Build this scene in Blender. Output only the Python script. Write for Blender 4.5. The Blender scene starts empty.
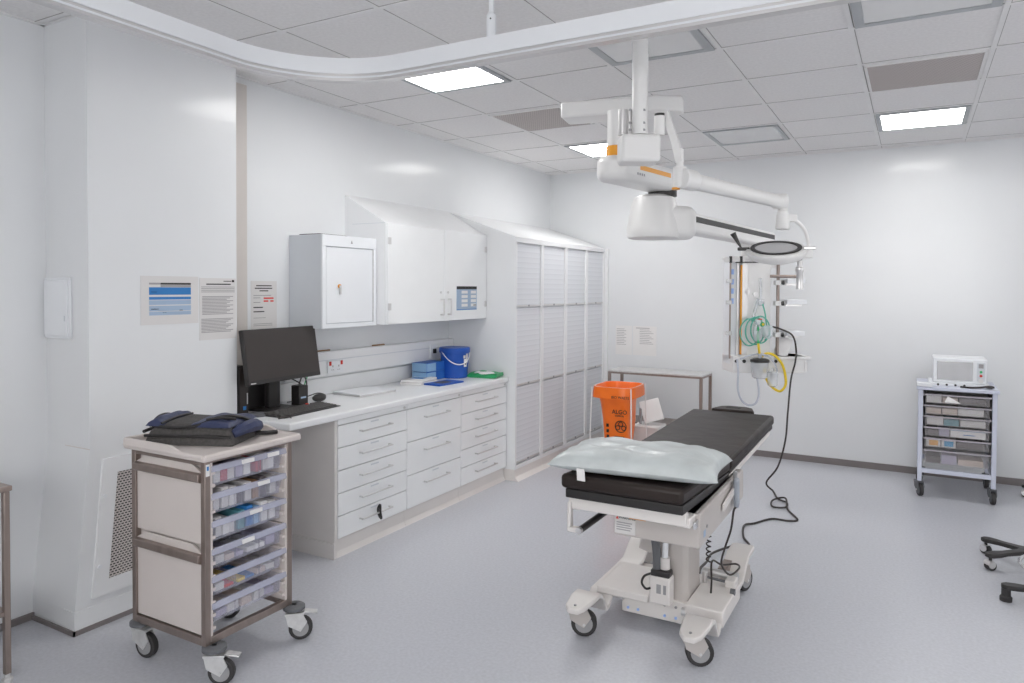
import bpy, math, random
from mathutils import Vector, Matrix
random.seed(7)
PI = math.pi
COL = bpy.context.scene.collection
sc = bpy.context.scene

# ------------------------------------------------------------------ materials
def pm(name, col, rough=.5, metal=0.0, var=.03, scale=6.0, bump=0.0, bscale=60.0, coat=0.0, alpha=1.0, emit=0.0, spec=None, stretch=None):
    m = bpy.data.materials.new(name); m.use_nodes = True
    nt = m.node_tree; b = nt.nodes['Principled BSDF']
    tc = nt.nodes.new('ShaderNodeTexCoord')
    mp = nt.nodes.new('ShaderNodeMapping'); nt.links.new(tc.outputs['Object'], mp.inputs['Vector'])
    if stretch: mp.inputs['Scale'].default_value = stretch
    nz = nt.nodes.new('ShaderNodeTexNoise'); nz.inputs['Scale'].default_value = scale; nz.inputs['Detail'].default_value = 4
    nt.links.new(mp.outputs['Vector'], nz.inputs['Vector'])
    rp = nt.nodes.new('ShaderNodeValToRGB')
    rp.color_ramp.elements[0].position = .3; rp.color_ramp.elements[1].position = .7
    rp.color_ramp.elements[0].color = tuple(max(0, c*(1-var)) for c in col)+(1,)
    rp.color_ramp.elements[1].color = tuple(min(1, c*(1+var)) for c in col)+(1,)
    nt.links.new(nz.outputs['Fac'], rp.inputs['Fac']); nt.links.new(rp.outputs['Color'], b.inputs['Base Color'])
    b.inputs['Roughness'].default_value = rough; b.inputs['Metallic'].default_value = metal
    b.inputs['Coat Weight'].default_value = coat; b.inputs['Coat Roughness'].default_value = .12
    b.inputs['Alpha'].default_value = alpha
    if spec is not None: b.inputs['Specular IOR Level'].default_value = spec
    if emit:
        b.inputs['Emission Color'].default_value = (1, .985, .96, 1); b.inputs['Emission Strength'].default_value = emit
    if bump:
        n2 = nt.nodes.new('ShaderNodeTexNoise'); n2.inputs['Scale'].default_value = bscale; n2.inputs['Detail'].default_value = 3
        nt.links.new(mp.outputs['Vector'], n2.inputs['Vector'])
        bp = nt.nodes.new('ShaderNodeBump'); bp.inputs['Strength'].default_value = bump; bp.inputs['Distance'].default_value = .01
        nt.links.new(n2.outputs['Fac'], bp.inputs['Height']); nt.links.new(bp.outputs['Normal'], b.inputs['Normal'])
    return m

def node(nt, t, **kw):
    n = nt.nodes.new(t)
    for k, v in kw.items(): setattr(n, k, v)
    return n

def stripe_mat(name, col, dark, axis, period, duty=.12, rough=.45):
    # horizontal slats: thin dark joint every `period` metres along one object axis
    m = bpy.data.materials.new(name); m.use_nodes = True; nt = m.node_tree; b = nt.nodes['Principled BSDF']
    tc = node(nt, 'ShaderNodeTexCoord'); sp = node(nt, 'ShaderNodeSeparateXYZ'); nt.links.new(tc.outputs['Object'], sp.inputs[0])
    d = node(nt, 'ShaderNodeMath', operation='DIVIDE'); d.inputs[1].default_value = period; nt.links.new(sp.outputs[axis], d.inputs[0])
    f = node(nt, 'ShaderNodeMath', operation='FRACT'); nt.links.new(d.outputs[0], f.inputs[0])
    rp = node(nt, 'ShaderNodeValToRGB'); e = rp.color_ramp.elements
    e[0].position = 0; e[0].color = tuple(dark)+(1,); e[1].position = duty; e[1].color = tuple(col)+(1,)
    x = rp.color_ramp.elements.new(1.0); x.color = tuple(c*.93 for c in col)+(1,)
    nt.links.new(f.outputs[0], rp.inputs['Fac']); nt.links.new(rp.outputs['Color'], b.inputs['Base Color'])
    bp = node(nt, 'ShaderNodeBump'); bp.inputs['Strength'].default_value = .35; bp.inputs['Distance'].default_value = .004
    nt.links.new(rp.outputs['Color'], bp.inputs['Height']); nt.links.new(bp.outputs['Normal'], b.inputs['Normal'])
    b.inputs['Roughness'].default_value = rough
    return m

def perf_mat(name, col, hole, axes, px, py, fx, fy, stagger=True):
    # staggered punched slots: axes picks two object axes
    m = bpy.data.materials.new(name); m.use_nodes = True; nt = m.node_tree; b = nt.nodes['Principled BSDF']
    tc = node(nt, 'ShaderNodeTexCoord'); sp = node(nt, 'ShaderNodeSeparateXYZ'); nt.links.new(tc.outputs['Object'], sp.inputs[0])
    cmb = node(nt, 'ShaderNodeCombineXYZ')
    nt.links.new(sp.outputs[axes[0]], cmb.inputs[0]); nt.links.new(sp.outputs[axes[1]], cmb.inputs[1])
    br = node(nt, 'ShaderNodeTexBrick'); nt.links.new(cmb.outputs[0], br.inputs['Vector'])
    br.inputs['Scale'].default_value = 1.0; br.inputs['Brick Width'].default_value = px; br.inputs['Row Height'].default_value = py
    br.inputs['Mortar Size'].default_value = fx; br.inputs['Mortar Smooth'].default_value = .1
    br.offset = .5 if stagger else 0
    br.inputs['Color1'].default_value = tuple(hole)+(1,); br.inputs['Color2'].default_value = tuple(hole)+(1,)
    br.inputs['Mortar'].default_value = tuple(col)+(1,)
    nt.links.new(br.outputs['Color'], b.inputs['Base Color']); b.inputs['Roughness'].default_value = .55
    return m

M = dict(
  wall=pm('wall_paint', (.755, .77, .787), .38, var=.012, scale=2.5, bump=.04, bscale=14, coat=.28),
  ceil=pm('ceiling_tile', (.80, .79, .79), .9, var=.04, scale=60, bump=.12, bscale=220),
  tbar=pm('ceiling_bar', (.79, .785, .785), .5),
  gap=pm('shadow_gap', (.36, .345, .34), .9),
  floor=pm('vinyl_floor', (.535, .548, .595), .38, var=.07, scale=70, bump=.03, bscale=200, coat=.3),
  skirt=pm('skirting_vinyl', (.20, .178, .178), .5, var=.04),
  white=pm('white_laminate', (.81, .82, .835), .35, var=.012),
  door=pm('white_door_face', (.87, .885, .895), .3, var=.01, coat=.2),
  grey=pm('grey_enamel', (.63, .66, .70), .4, var=.015),
  metalwhite=pm('white_enamel', (.80, .82, .85), .3, var=.01),
  cream=pm('cream_plastic', (.64, .585, .56), .38, var=.02),
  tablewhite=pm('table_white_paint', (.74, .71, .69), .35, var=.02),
  tableshade=pm('table_shaded_paint', (.52, .485, .465), .38, var=.03),  # darker copy of the table white, shade put into the colour
  lampwhite=pm('lamp_white', (.78, .775, .77), .32, var=.012),
  steel=pm('brushed_steel', (.32, .265, .24), .36, metal=.75, var=.08, scale=30, stretch=(1, 1, .1)),
  chrome=pm('chrome', (.72, .72, .73), .16, metal=1.0, var=.02),
  silver=pm('aluminium', (.68, .67, .67), .32, metal=.75, var=.03),
  alu=pm('dull_aluminium', (.40, .42, .44), .4, metal=.2, var=.03),
  zinc=pm('zinc_plate', (.66, .66, .66), .4, metal=.5, var=.08, scale=40),
  black=pm('black_plastic', (.022, .02, .02), .42, var=.1),
  screen=pm('monitor_screen', (.036, .029, .027), .33, var=.05),
  rubber=pm('rubber_tyre', (.035, .033, .034), .6, var=.1),
  greyhub=pm('grey_hub', (.33, .33, .34), .5, var=.05),
  keycap=pm('key_cap', (.10, .095, .092), .45),
  bumper=pm('grey_bumper', (.12, .125, .135), .55, var=.08),
  leather=pm('black_vinyl_pad', (.022, .015, .013), .42, var=.15, scale=4, bump=.45, bscale=7, spec=.3),
  leather2=pm('black_pad_base', (.018, .016, .016), .45, var=.1),
  pillow=pm('pillow_plastic', (.52, .56, .565), .4, var=.10, scale=9, bump=.9, bscale=9, coat=.18),
  tray=pm('clear_tray', (.66, .67, .80), .2, var=.03, alpha=.17),
  trayrim=pm('clear_tray_rim', (.62, .64, .78), .25, var=.03, alpha=.48),
  tray2=pm('clear_tray_far', (.55, .53, .54), .25, var=.03, alpha=.18),
  tray2rim=pm('clear_tray_far_rim', (.50, .48, .52), .25, var=.03, alpha=.75),
  cart=pm('lilac_enamel', (.60, .63, .74), .35, var=.02),
  orange=pm('orange_bag', (1.0, .18, .008), .3, var=.10, scale=9, bump=.35, bscale=14),
  orange2=pm('orange_strip', (.80, .34, .02), .4),
  ink=pm('black_ink', (.015, .012, .012), .6),
  greyink=pm('grey_print', (.34, .33, .34), .7),
  redink=pm('red_print', (.72, .07, .05), .6),
  paper=pm('paper', (.80, .79, .785), .7, var=.015),
  paper2=pm('paper_grey', (.68, .665, .66), .6, var=.015),
  blueink=pm('blue_print', (.03, .20, .52), .55),
  bluepale=pm('pale_blue_print', (.36, .47, .62), .6),
  blue=pm('blue_plastic', (.012, .085, .42), .38, var=.05),
  bluebox=pm('blue_carton', (.02, .13, .48), .5, var=.05),
  bluebox2=pm('light_blue_carton', (.26, .45, .68), .5, var=.05),
  green=pm('green_wrap', (.03, .33, .12), .35, var=.08),
  greenhose=pm('green_hose', (.12, .52, .40), .3, var=.05, alpha=.75),
  yellow=pm('yellow_hose', (.80, .58, .02), .4),
  clear=pm('clear_plastic', (.74, .78, .82), .12, alpha=.38),
  hose=pm('clear_hose', (.62, .65, .74), .25, alpha=.75),
  cable=pm('dark_cable', (.035, .028, .027), .5),
  greyfab=pm('grey_fabric', (.085, .08, .078), .85, var=.2, scale=90, bump=.3, bscale=300),
  navy=pm('navy_fabric', (.03, .04, .10), .5, var=.15, scale=20, bump=.3, bscale=40),
  pinkred=pm('red_pack', (.50, .10, .12), .5), lilac=pm('lilac_pack', (.45, .42, .55), .5),
  brown=pm('brown_card', (.30, .17, .08), .7), teal=pm('teal_pack', (.10, .30, .36), .5),
  orangebox=pm('orange_box_print', (.75, .38, .06), .5), cyanbox=pm('cyan_box_print', (.03, .34, .62), .5),
  darkpack=pm('dark_pack', (.10, .085, .09), .5), beige=pm('beige_pack', (.62, .52, .46), .6, bump=.3, bscale=30),
  vent=perf_mat('vent_mesh', (.47, .425, .41), (.27, .235, .225), (0, 1), .016, .016, .0045, 0),
  grille=perf_mat('grille_mesh', (.60, .56, .54), (.045, .04, .04), (1, 2), .0165, .0115, .0028, 0),
  tambour=stripe_mat('tambour_slats', (.74, .76, .80), (.58, .595, .64), 2, .042),
  light=pm('light_diffuser', (.95, .95, .95), .5, emit=15.0),
  frost=pm('fill_glow', (.9, .93, .96), .5, emit=4.0),  # glow of the added rear fill panel
  fillglow2=pm('fill_glow_side', (.9, .93, .96), .5, emit=1.5),  # glow of the added right-hand fill panel
  joint=pm('dark_joint', (.16, .13, .12), .7),
  unlit=pm('unlit_diffuser', (.60, .60, .61), .12, var=.02, coat=.6),
  pilaster=pm('beige_trim', (.62, .58, .55), .45, var=.02),
  bluesticker=pm('sticker_blue', (.34, .50, .86), .5), amber=pm('amber', (.72, .30, .03), .35),
  greenb=pm('green_button', (.03, .45, .16), .4), redb=pm('red_button', (.72, .05, .03), .4),
  glassfront=pm('steriliser_window', (.50, .50, .51), .22, metal=.55, var=.10, scale=5),
  handset=pm('handset_grey', (.34, .37, .42), .45),
)

# ------------------------------------------------------------------ mesh builder
class MB:
    def __init__(s): s.v = []; s.f = []
    def add(s, vs, fs):
        o = len(s.v); s.v += [Vector(p) for p in vs]; s.f += [[i+o for i in q] for q in fs]; return s
    def box(s, x0, x1, y0, y1, z0, z1):
        vs = [(x, y, z) for z in (z0, z1) for y in (y0, y1) for x in (x0, x1)]
        return s.add(vs, [(0,2,3,1),(4,5,7,6),(0,1,5,4),(2,6,7,3),(0,4,6,2),(1,3,7,5)])
    def obox(s, c, h, rz=0, rx=0, ry=0):
        R = Matrix.Rotation(rz, 3, 'Z') @ Matrix.Rotation(ry, 3, 'Y') @ Matrix.Rotation(rx, 3, 'X'); c = Vector(c)
        vs = [c + R @ Vector((x*h[0], y*h[1], z*h[2])) for z in (-1, 1) for y in (-1, 1) for x in (-1, 1)]
        return s.add(vs, [(0,2,3,1),(4,5,7,6),(0,1,5,4),(2,6,7,3),(0,4,6,2),(1,3,7,5)])
    def ring(s, c, u, w, r, n): return [c + u*(r*math.cos(2*PI*i/n)) + w*(r*math.sin(2*PI*i/n)) for i in range(n)]
    def cyl(s, p, q, r, r2=None, n=18):
        p = Vector(p); q = Vector(q); r2 = r if r2 is None else r2
        d = (q-p).normalized(); u = d.orthogonal().normalized(); w = d.cross(u)
        vs = s.ring(p, u, w, r, n) + s.ring(q, u, w, r2, n)
        fs = [(i, (i+1) % n, n+(i+1) % n, n+i) for i in range(n)] + [tuple(range(n))[::-1], tuple(range(n, 2*n))]
        return s.add(vs, fs)
    def tube(s, pts, r, n=8, closed=False, sm=6):
        P = [Vector(p) for p in pts]
        if sm > 1:
            out = []; N = len(P)
            for i in range(N if closed else N-1):
                g = lambda k: P[k % N] if closed else P[max(0, min(N-1, k))]
                a, b, c, d = g(i-1), g(i), g(i+1), g(i+2)
                for k in range(sm):
                    t = k/sm
                    out.append(.5*((2*b)+(c-a)*t+(2*a-5*b+4*c-d)*t*t+(3*b-a-3*c+d)*t**3))
            if not closed: out.append(P[-1])
            P = out
        N = len(P); vs = []; u = None
        for i in range(N):
            t = ((P[(i+1) % N]-P[i-1]) if closed else (P[min(N-1, i+1)]-P[max(0, i-1)])).normalized()
            u = t.orthogonal().normalized() if u is None else (u-t*u.dot(t)).normalized()
            rr = r(i/(N-1)) if callable(r) else r
            vs += s.ring(P[i], u, t.cross(u), rr, n)
        fs = []
        for i in range(N if closed else N-1):
            a = i*n; b = ((i+1) % N)*n
            fs += [(a+k, a+(k+1) % n, b+(k+1) % n, b+k) for k in range(n)]
        if not closed: fs += [tuple(range(n))[::-1], tuple(range((N-1)*n, N*n))]
        return s.add(vs, fs)
    def lathe(s, prof, c=(0, 0, 0), n=24, rot=None):
        c = Vector(c); vs = []
        for r, z in prof:
            for i in range(n):
                p = Vector((r*math.cos(2*PI*i/n), r*math.sin(2*PI*i/n), z))
                vs.append(c + (rot @ p if rot else p))
        fs = []
        for j in range(len(prof)-1):
            fs += [(j*n+i, j*n+(i+1) % n, (j+1)*n+(i+1) % n, (j+1)*n+i) for i in range(n)]
        if prof[0][0] > 1e-6: fs.append(tuple(range(n))[::-1])
        if prof[-1][0] > 1e-6: fs.append(tuple(range((len(prof)-1)*n, len(prof)*n)))
        return s.add(vs, fs)
    def prism(s, poly, axis, a, b):
        # poly: 2-D outline; axis 'x': (y,z), 'y': (x,z), 'z': (x,y)
        n = len(poly)
        g = {'x': lambda p, t: (t, p[0], p[1]), 'y': lambda p, t: (p[0], t, p[1]), 'z': lambda p, t: (p[0], p[1], t)}[axis]
        vs = [g(p, a) for p in poly] + [g(p, b) for p in poly]
        fs = [(i, (i+1) % n, n+(i+1) % n, n+i) for i in range(n)] + [tuple(range(n))[::-1], tuple(range(n, 2*n))]
        return s.add(vs, fs)
    def sweep(s, path, prof, up=(0, 0, 1)):
        # prof points (side, height), closed outline swept along a horizontal path
        N = len(path); n = len(prof); vs = []
        for i in range(N):
            t = (Vector(path[min(N-1, i+1)])-Vector(path[max(0, i-1)])).normalized(); side = t.cross(Vector(up)).normalized()
            vs += [Vector(path[i]) + side*a + Vector(up)*h for a, h in prof]
        fs = []
        for i in range(N-1): fs += [(i*n+k, i*n+(k+1) % n, (i+1)*n+(k+1) % n, (i+1)*n+k) for k in range(n)]
        fs += [tuple(range(n))[::-1], tuple(range((N-1)*n, N*n))]
        return s.add(vs, fs)
    def ball(s, c, r, n=16, sx=1, sy=1, sz=1):
        pr = [(r*math.sin(PI*k/10), -r*math.cos(PI*k/10)) for k in range(11)]
        pr[0] = (1e-4, -r); pr[-1] = (1e-4, r)
        o = len(s.v); s.lathe(pr, (0, 0, 0), n)
        for i in range(o, len(s.v)): p = s.v[i]; s.v[i] = Vector(c) + Vector((p.x*sx, p.y*sy, p.z*sz))
        return s
    def xf(s, mat):
        s.v = [mat @ p for p in s.v]; return s
    def build(s, name, mat, parent=None, bevel=0, seg=2, smooth=35, world=True, sub=0):
        vs = s.v; loc = Vector((0, 0, 0))
        if parent is not None:
            r = parent
            while r.parent: r = r.parent
            if world: vs = [p - r.location for p in vs]
        else:
            mn = [min(p[i] for p in vs) for i in range(3)]; mx = [max(p[i] for p in vs) for i in range(3)]
            loc = Vector(((mn[0]+mx[0])/2, (mn[1]+mx[1])/2, mn[2])); vs = [p-loc for p in vs]
        me = bpy.data.meshes.new(name); me.from_pydata([tuple(p) for p in vs], [], s.f); me.update()
        import bmesh
        bm = bmesh.new(); bm.from_mesh(me); bmesh.ops.recalc_face_normals(bm, faces=bm.faces); bm.to_mesh(me); bm.free()
        if smooth:
            me.polygons.foreach_set('use_smooth', [True]*len(me.polygons)); me.set_sharp_from_angle(angle=math.radians(smooth))
        me.materials.append(M[mat] if isinstance(mat, str) else mat)
        o = bpy.data.objects.new(name, me); COL.objects.link(o); o.location = loc; o.parent = parent
        if bevel:
            b = o.modifiers.new('bevel', 'BEVEL'); b.width = bevel; b.segments = seg; b.limit_method = 'ANGLE'; b.angle_limit = math.radians(40)
        if sub:
            b = o.modifiers.new('sub', 'SUBSURF'); b.levels = sub; b.render_levels = sub
        return o

def tag(o, label, cat, group=None):
    o['label'] = label; o['category'] = cat
    if group: o['group'] = group
    return o
def thing(name, label, cat, loc=(0, 0, 0), group=None):
    o = bpy.data.objects.new(name, None); COL.objects.link(o); o.location = loc; o.empty_display_size = .1
    return tag(o, label, cat, group)
def place(o, loc, rz=0): o.location = loc; o.rotation_euler = (0, 0, rz); return o
def struct(o): o['kind'] = 'structure'; return o
def copy_tree(o, parent=None):
    c = o.copy(); COL.objects.link(c); c.parent = parent
    for ch in list(o.children): copy_tree(ch, c)
    return c
def bx(*a): return MB().box(*a)
def text_mesh(s, size, mat, name, parent, M4, depth=.0006):
    cu = bpy.data.curves.new('t', 'FONT'); cu.body = s; cu.size = size; cu.align_x = 'CENTER'; cu.align_y = 'CENTER'; cu.extrude = depth
    t = bpy.data.objects.new('t', cu); COL.objects.link(t)
    dg = bpy.context.evaluated_depsgraph_get(); me = bpy.data.meshes.new_from_object(t.evaluated_get(dg))
    bpy.data.objects.remove(t); me.transform(M4); me.materials.clear(); me.materials.append(M[mat])
    o = bpy.data.objects.new(name, me); COL.objects.link(o); o.parent = parent
    return o

# ------------------------------------------------------------------ room
ZC = 2.707; XL = -3.35; XN = -3.49; YB = 6.80; XR = 3.2; YR = -1.8
struct(bx(-3.8, XR+.2, YR-.2, YB+.2, -.1, 0).build('floor', 'floor', smooth=0))
struct(bx(-3.8, XR+.2, YR-.2, YB+.2, ZC, ZC+.1).build('ceiling', 'ceil', smooth=0))
struct(bx(-3.7, XR+.2, YB, YB+.15, 0, ZC).build('wall_back', 'wall', smooth=0))
w = MB().box(-3.7, XL, 2.635, YB, 0, ZC).box(-3.7, XN, YR, 2.64, 0, ZC)
struct(w.build('wall_left', 'wall', smooth=0))
struct(bx(XR, XR+.15, YR, YB, 0, ZC).build('wall_right', 'wall', smooth=0))
struct(bx(-3.7, XR+.2, YR-.15, YR, 0, ZC).build('wall_rear', 'wall', smooth=0))
# boxed-out wall section with a flared foot
yf, yk, XB = 1.845, 1.775, -3.16
bb = MB().prism([(yf, ZC), (yf, .80), (yk, .10), (yk, 0), (2.635, 0), (2.635, ZC)], 'x', XN-.02, XB)
struct(bb.build('wall_projection', 'wall', smooth=0))
struct(MB().box(XB, XB+.004, yk-.004, 2.635, 0, .1).box(-3.24, XB, yk-.004, yk, 0, .1).build('trim_1', 'wall', smooth=0))
struct(bx(-3.345, XB+.002, yf-.003, yf, .797, .80).build('trim_2', 'pilaster', smooth=0))
struct(bx(XL, XL+.03, 2.64, 2.845, 0, 2.66).build('trim_3', 'pilaster', bevel=.004))
# skirting
struct(bx(-2.70, XR, YB-.012, YB, 0, .055).build('baseboard_back', 'skirt'))
struct(bx(XR-.012, XR, YR, YB, 0, .075).build('baseboard_right', 'skirt'))
struct(bx(XN, XN+.012, YR, yk, 0, .03).build('baseboard_left', 'skirt'))
struct(MB().box(XN, XB+.012, yk-.012, yk-.004, 0, .02).box(XB+.004, XB+.012, yk-.012, 2.63, 0, .02).build('baseboard_projection', 'skirt'))
# suspended-ceiling bars on their grid
CX = [-.86+.575*k for k in range(-5, 0)]+[-.86+.588*k for k in range(0, 8)]; CY = [3.02+.605*k for k in range(-8, 7)]
tb = MB(); gp = MB()
for x in CX:
    if XN < x < XR: tb.box(x-.011, x+.011, YR, YB, ZC-.004, ZC); gp.box(x+.011, x+.0145, YR, YB, ZC-.0015, ZC)
for y in CY:
    if YR < y < YB: tb.box(XN, XR, y-.011, y+.011, ZC-.0042, ZC); gp.box(XN, XR, y-.0145, y-.011, ZC-.0015, ZC)
tb.box(XL, XR, YB-.018, YB, ZC-.006, ZC).box(XL, XL+.018, 2.64, YB, ZC-.006, ZC).box(XN, XN+.018, YR, yf, ZC-.006, ZC).box(XN, XB, yf-.018, yf, ZC-.006, ZC).box(XB, XB+.018, yf-.018, 2.64, ZC-.006, ZC)
struct(tb.build('trim_4', 'tbar', smooth=0)); struct(gp.build('shadow_lines', 'gap', smooth=0))  # gap strips paint the thin shadow line beside each bar
# grille in the projection
g = thing('wall_grille', 'slanted beige air grille low on the boxed-out wall behind the foreground trolley', 'air grille', (XB, 2.05, .16))
gx = XB
out = [(1.90, .745), (1.845, .135), (2.40, .135), (2.40, .745)]
inn = [(1.965, .675), (1.92, .20), (2.35, .20), (2.35, .675)]
mb = MB()
vs = [(gx, *p) for p in out]+[(gx+.012, *p) for p in out]+[(gx+.012, *p) for p in inn]+[(gx, *p) for p in inn]
fs = []
for i in range(4):
    j = (i+1) % 4
    fs += [(i, j, 4+j, 4+i), (4+i, 4+j, 8+j, 8+i), (8+i, 8+j, 12+j, 12+i)]
mb.add(vs, fs).build('frame', 'white', g, smooth=0)
MB().add([(gx+.003, *p) for p in inn], [(0, 1, 2, 3)]).build('perforated_panel', 'grille', g, smooth=0)
for y, z in ((1.905, .58), (1.878, .27), (2.15, .168)):
    MB().cyl((gx+.012, y, z), (gx+.018, y, z), .009, n=12).build('screw', 'metalwhite', g)
ap = thing('access_panel', 'small white rectangular access panel on the narrow wall face at far left', 'access panel', (-3.385, yf, 1.28))
MB().box(-3.487, -3.282, yf-.012, yf, 1.28, 1.556).build('frame', 'metalwhite', ap, bevel=.004)
MB().box(-3.475, -3.295, yf-.02, yf-.011, 1.293, 1.543).build('door', 'metalwhite', ap, bevel=.003)
MB().box(-3.312, -3.306, yf-.022, yf-.019, 1.36, 1.385).build('latch', 'grey', ap)

# ------------------------------------------------------------------ ceiling fittings
def tile(i, j): return CX[i]+.02, CX[i+1]-.02, CY[j]+.02, CY[j+1]-.02
def cell(x, y):
    i = max(k for k in range(len(CX)) if CX[k] <= x); j = max(k for k in range(len(CY)) if CY[k] <= y); return tile(i, j)
def frame_mb(x0, x1, y0, y1, z0, z1, t):
    return MB().box(x0, x1, y0, y0+t, z0, z1).box(x0, x1, y1-t, y1, z0, z1).box(x0, x0+t, y0+t, y1-t, z0, z1).box(x1-t, x1, y0+t, y1-t, z0, z1)
def panel(name, part, label, cat, x, y, mat, fr='alu', t=.03, group=None):
    x0, x1, y0, y1 = cell(x, y)
    o = thing(name, label, cat, ((x0+x1)/2, (y0+y1)/2, ZC-.012), group)
    frame_mb(x0, x1, y0, y1, ZC-.012, ZC-.001, t).build('frame', fr, o, smooth=0)
    MB().box(x0+t, x1-t, y0+t, y1-t, ZC-.009, ZC-.002).build(part, mat, o, smooth=0)
    return o
panel('ceiling_light', 'diffuser', 'lit square ceiling light just beyond the curved curtain rail', 'ceiling light', -2.3, 3.3, 'light')
panel('ceiling_light', 'diffuser', 'lit ceiling light partly hidden behind the white pendant arm near the back', 'ceiling light', -2.3, 5.7, 'light')
panel('ceiling_light', 'diffuser', 'lit ceiling light at right, closest to the back wall', 'ceiling light', 0.0, 5.7, 'light')
panel('ceiling_light', 'diffuser', 'unlit glossy square light panel in the ceiling beside the lamp mast', 'ceiling light', -1.15, 3.3, 'unlit', t=.04)
panel('ceiling_light', 'diffuser', 'unlit light panel in the ceiling at the top right edge', 'ceiling light', 0.0, 3.3, 'unlit', t=.04)
panel('ceiling_light', 'diffuser', 'unlit framed light panel in the ceiling close to the back wall', 'ceiling light', -1.15, 5.7, 'unlit', t=.03)
panel('ceiling_vent', 'perforated_panel', 'brownish perforated ceiling vent at right between two light panels', 'ceiling vent', 0.0, 4.5, 'vent', 'tbar', .012)
panel('ceiling_vent', 'perforated_panel', 'perforated ceiling vent left of the pendant arm', 'ceiling vent', -2.3, 4.5, 'vent', 'tbar', .012)
for x, y in ((0., -.3), (1.2, 3.3)):  # added ceiling lights, unseen, placed to brighten the room
    panel('ceiling_light', 'diffuser', 'added lit ceiling light above the near part of the room out of the frame', 'ceiling light', x, y, 'light', group='added lights out of the frame')

# added window-shaped glow panel on the rear wall, unseen, lights near-facing sides
wn = frame_mb(-1.7, 1.3, 1.0, 2.6, 0, .05, .06)
wn.xf(Matrix(((1, 0, 0, 0), (0, 0, 1, YR), (0, 1, 0, 0), (0, 0, 0, 1))))
wo = struct(wn.build('fill_panel_1', 'metalwhite', smooth=0))
pn = MB().box(-1.64, 1.24, YR+.012, YR+.02, 1.06, 2.54)
pn.v = [p - wo.location for p in pn.v]
pane = pn.build('fill_pane', 'frost', wo, smooth=0, world=False)
w2 = frame_mb(1.4, 4.8, .7, 2.3, 0, .05, .06)  # second added glow panel, unseen on the right wall, brightens the storage fronts
w2.xf(Matrix(((0, 0, -1, XR), (1, 0, 0, 0), (0, 1, 0, 0), (0, 0, 0, 1))))
w2o = struct(w2.build('fill_panel_2', 'metalwhite', smooth=0))
pn = MB().box(XR-.02, XR-.012, 1.46, 4.74, .76, 2.24)
pn.v = [p - w2o.location for p in pn.v]
pn.build('fill_pane', 'fillglow2', w2o, smooth=0, world=False)
# curtain rail: one leg along the left wall, rounded corner, one leg across the room
cr = thing('curtain_rail', 'thick white curtain rail with a rounded corner hung from the ceiling', 'curtain rail', (-2.2, 2.3, 2.43))
xr, yr, R = -2.47, 2.515, .50
path = [(xr, YR+.02, 2.43), (xr, yr-R, 2.43)]
path += [(xr+R-R*math.cos(a), yr-R+R*math.sin(a), 2.43) for a in [PI/2*k/20 for k in range(1, 20)]]
path += [(xr+R, yr, 2.43), (XR-.01, yr, 2.43)]
MB().sweep(path, [(-.027, .03), (.027, .03), (.027, .098), (-.027, .098)]).build('rail_body', 'metalwhite', cr)
MB().sweep(path, [(-.021, .0), (.021, .0), (.021, .03), (-.021, .03)]).build('curtain_track', 'silver', cr)
MB().sweep(path, [(-.024, .012), (.024, .012), (.024, .019), (-.024, .019)]).build('track_lip', 'metalwhite', cr)
MB().cyl((-1.51, yr, 2.525), (-1.51, yr, 2.62), .02).cyl((-1.51, yr, 2.62), (-1.51, yr, 2.632), .02, .011).cyl((-1.51, yr, 2.632), (-1.51, yr, ZC), .011).cyl((-1.51, yr, ZC-.012), (-1.51, yr, ZC), .03).build('suspension_rod', 'metalwhite', cr)
MB().cyl((-1.502, yr-.022, 2.60), (-1.502, yr-.018, 2.60), .003, n=8).build('grub_screw', 'black', cr)
MB().cyl((1.0, yr, 2.525), (1.0, yr, ZC), .015).build('suspension_rod', 'metalwhite', cr)

# ------------------------------------------------------------------ exam lamp hung from the ceiling
el = thing('examination_lamp', 'white examination lamp with round head on jointed arms hung from a ceiling mast', 'lamp', (-1.057, 3.018, ZC))
MB().cyl((-1.057, 3.018, 2.19), (-1.057, 3.018, ZC), .034).build('mast', 'lampwhite', el)
MB().lathe([(.085, 0), (.08, -.02), (.036, -.03)], (-1.057, 3.018, ZC)).build('ceiling_cover', 'lampwhite', el)
sc_ = MB()
for z in (2.29, 2.235, 2.205):
    for s in (-1, 1): sc_.cyl((-1.057+s*.026, 2.996+s*.014-.004, z), (-1.057+s*.027, 2.985+s*.014-.004, z), .0055, n=8)
sc_.build('mast_screws', 'greyhub', el)
A = math.radians(29.2)
MB().obox((-1.072, 3.05, 2.129), (.086, .07, .061), A).build('mount_box', 'lampwhite', el, bevel=.018, seg=3)
MB().cyl((-1.125, 2.995, 2.19), (-1.125, 2.995, 2.30), .021).cyl((-1.10, 3.01, 2.19), (-1.10, 3.01, 2.30), .013).build('stub_post', 'silver', el)
p = MB().cyl((-.988, 3.08, 2.19), (-.988, 3.08, 2.275), .024).build('stub_post', 'lampwhite', el)
MB().cyl((-.988, 3.08, 2.275), (-.988, 3.08, 2.286), .022).build('stub_cap', 'black', p)
MB().tube([(-.975, 3.12, 2.30), (-.935, 3.145, 2.17), (-.917, 3.153, 2.08)], .022, n=4, sm=1).build('upper_arm', 'lampwhite', el)
MB().cyl((-.917, 3.153, 2.05), (-.917, 3.153, 2.14), .016).cyl((-.917, 3.153, 1.965), (-.917, 3.153, 2.06), .03).build('elbow', 'lampwhite', el, bevel=.004)
MB().cyl((-.93, 3.14, 1.958), (-.93, 3.14, 1.967), .018).build('elbow_ring', 'amber', el)
def capsule(a, b, r, r2): return MB().cyl(a, b, r, r2, 20).ball(a, r).ball(b, r2)
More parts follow.
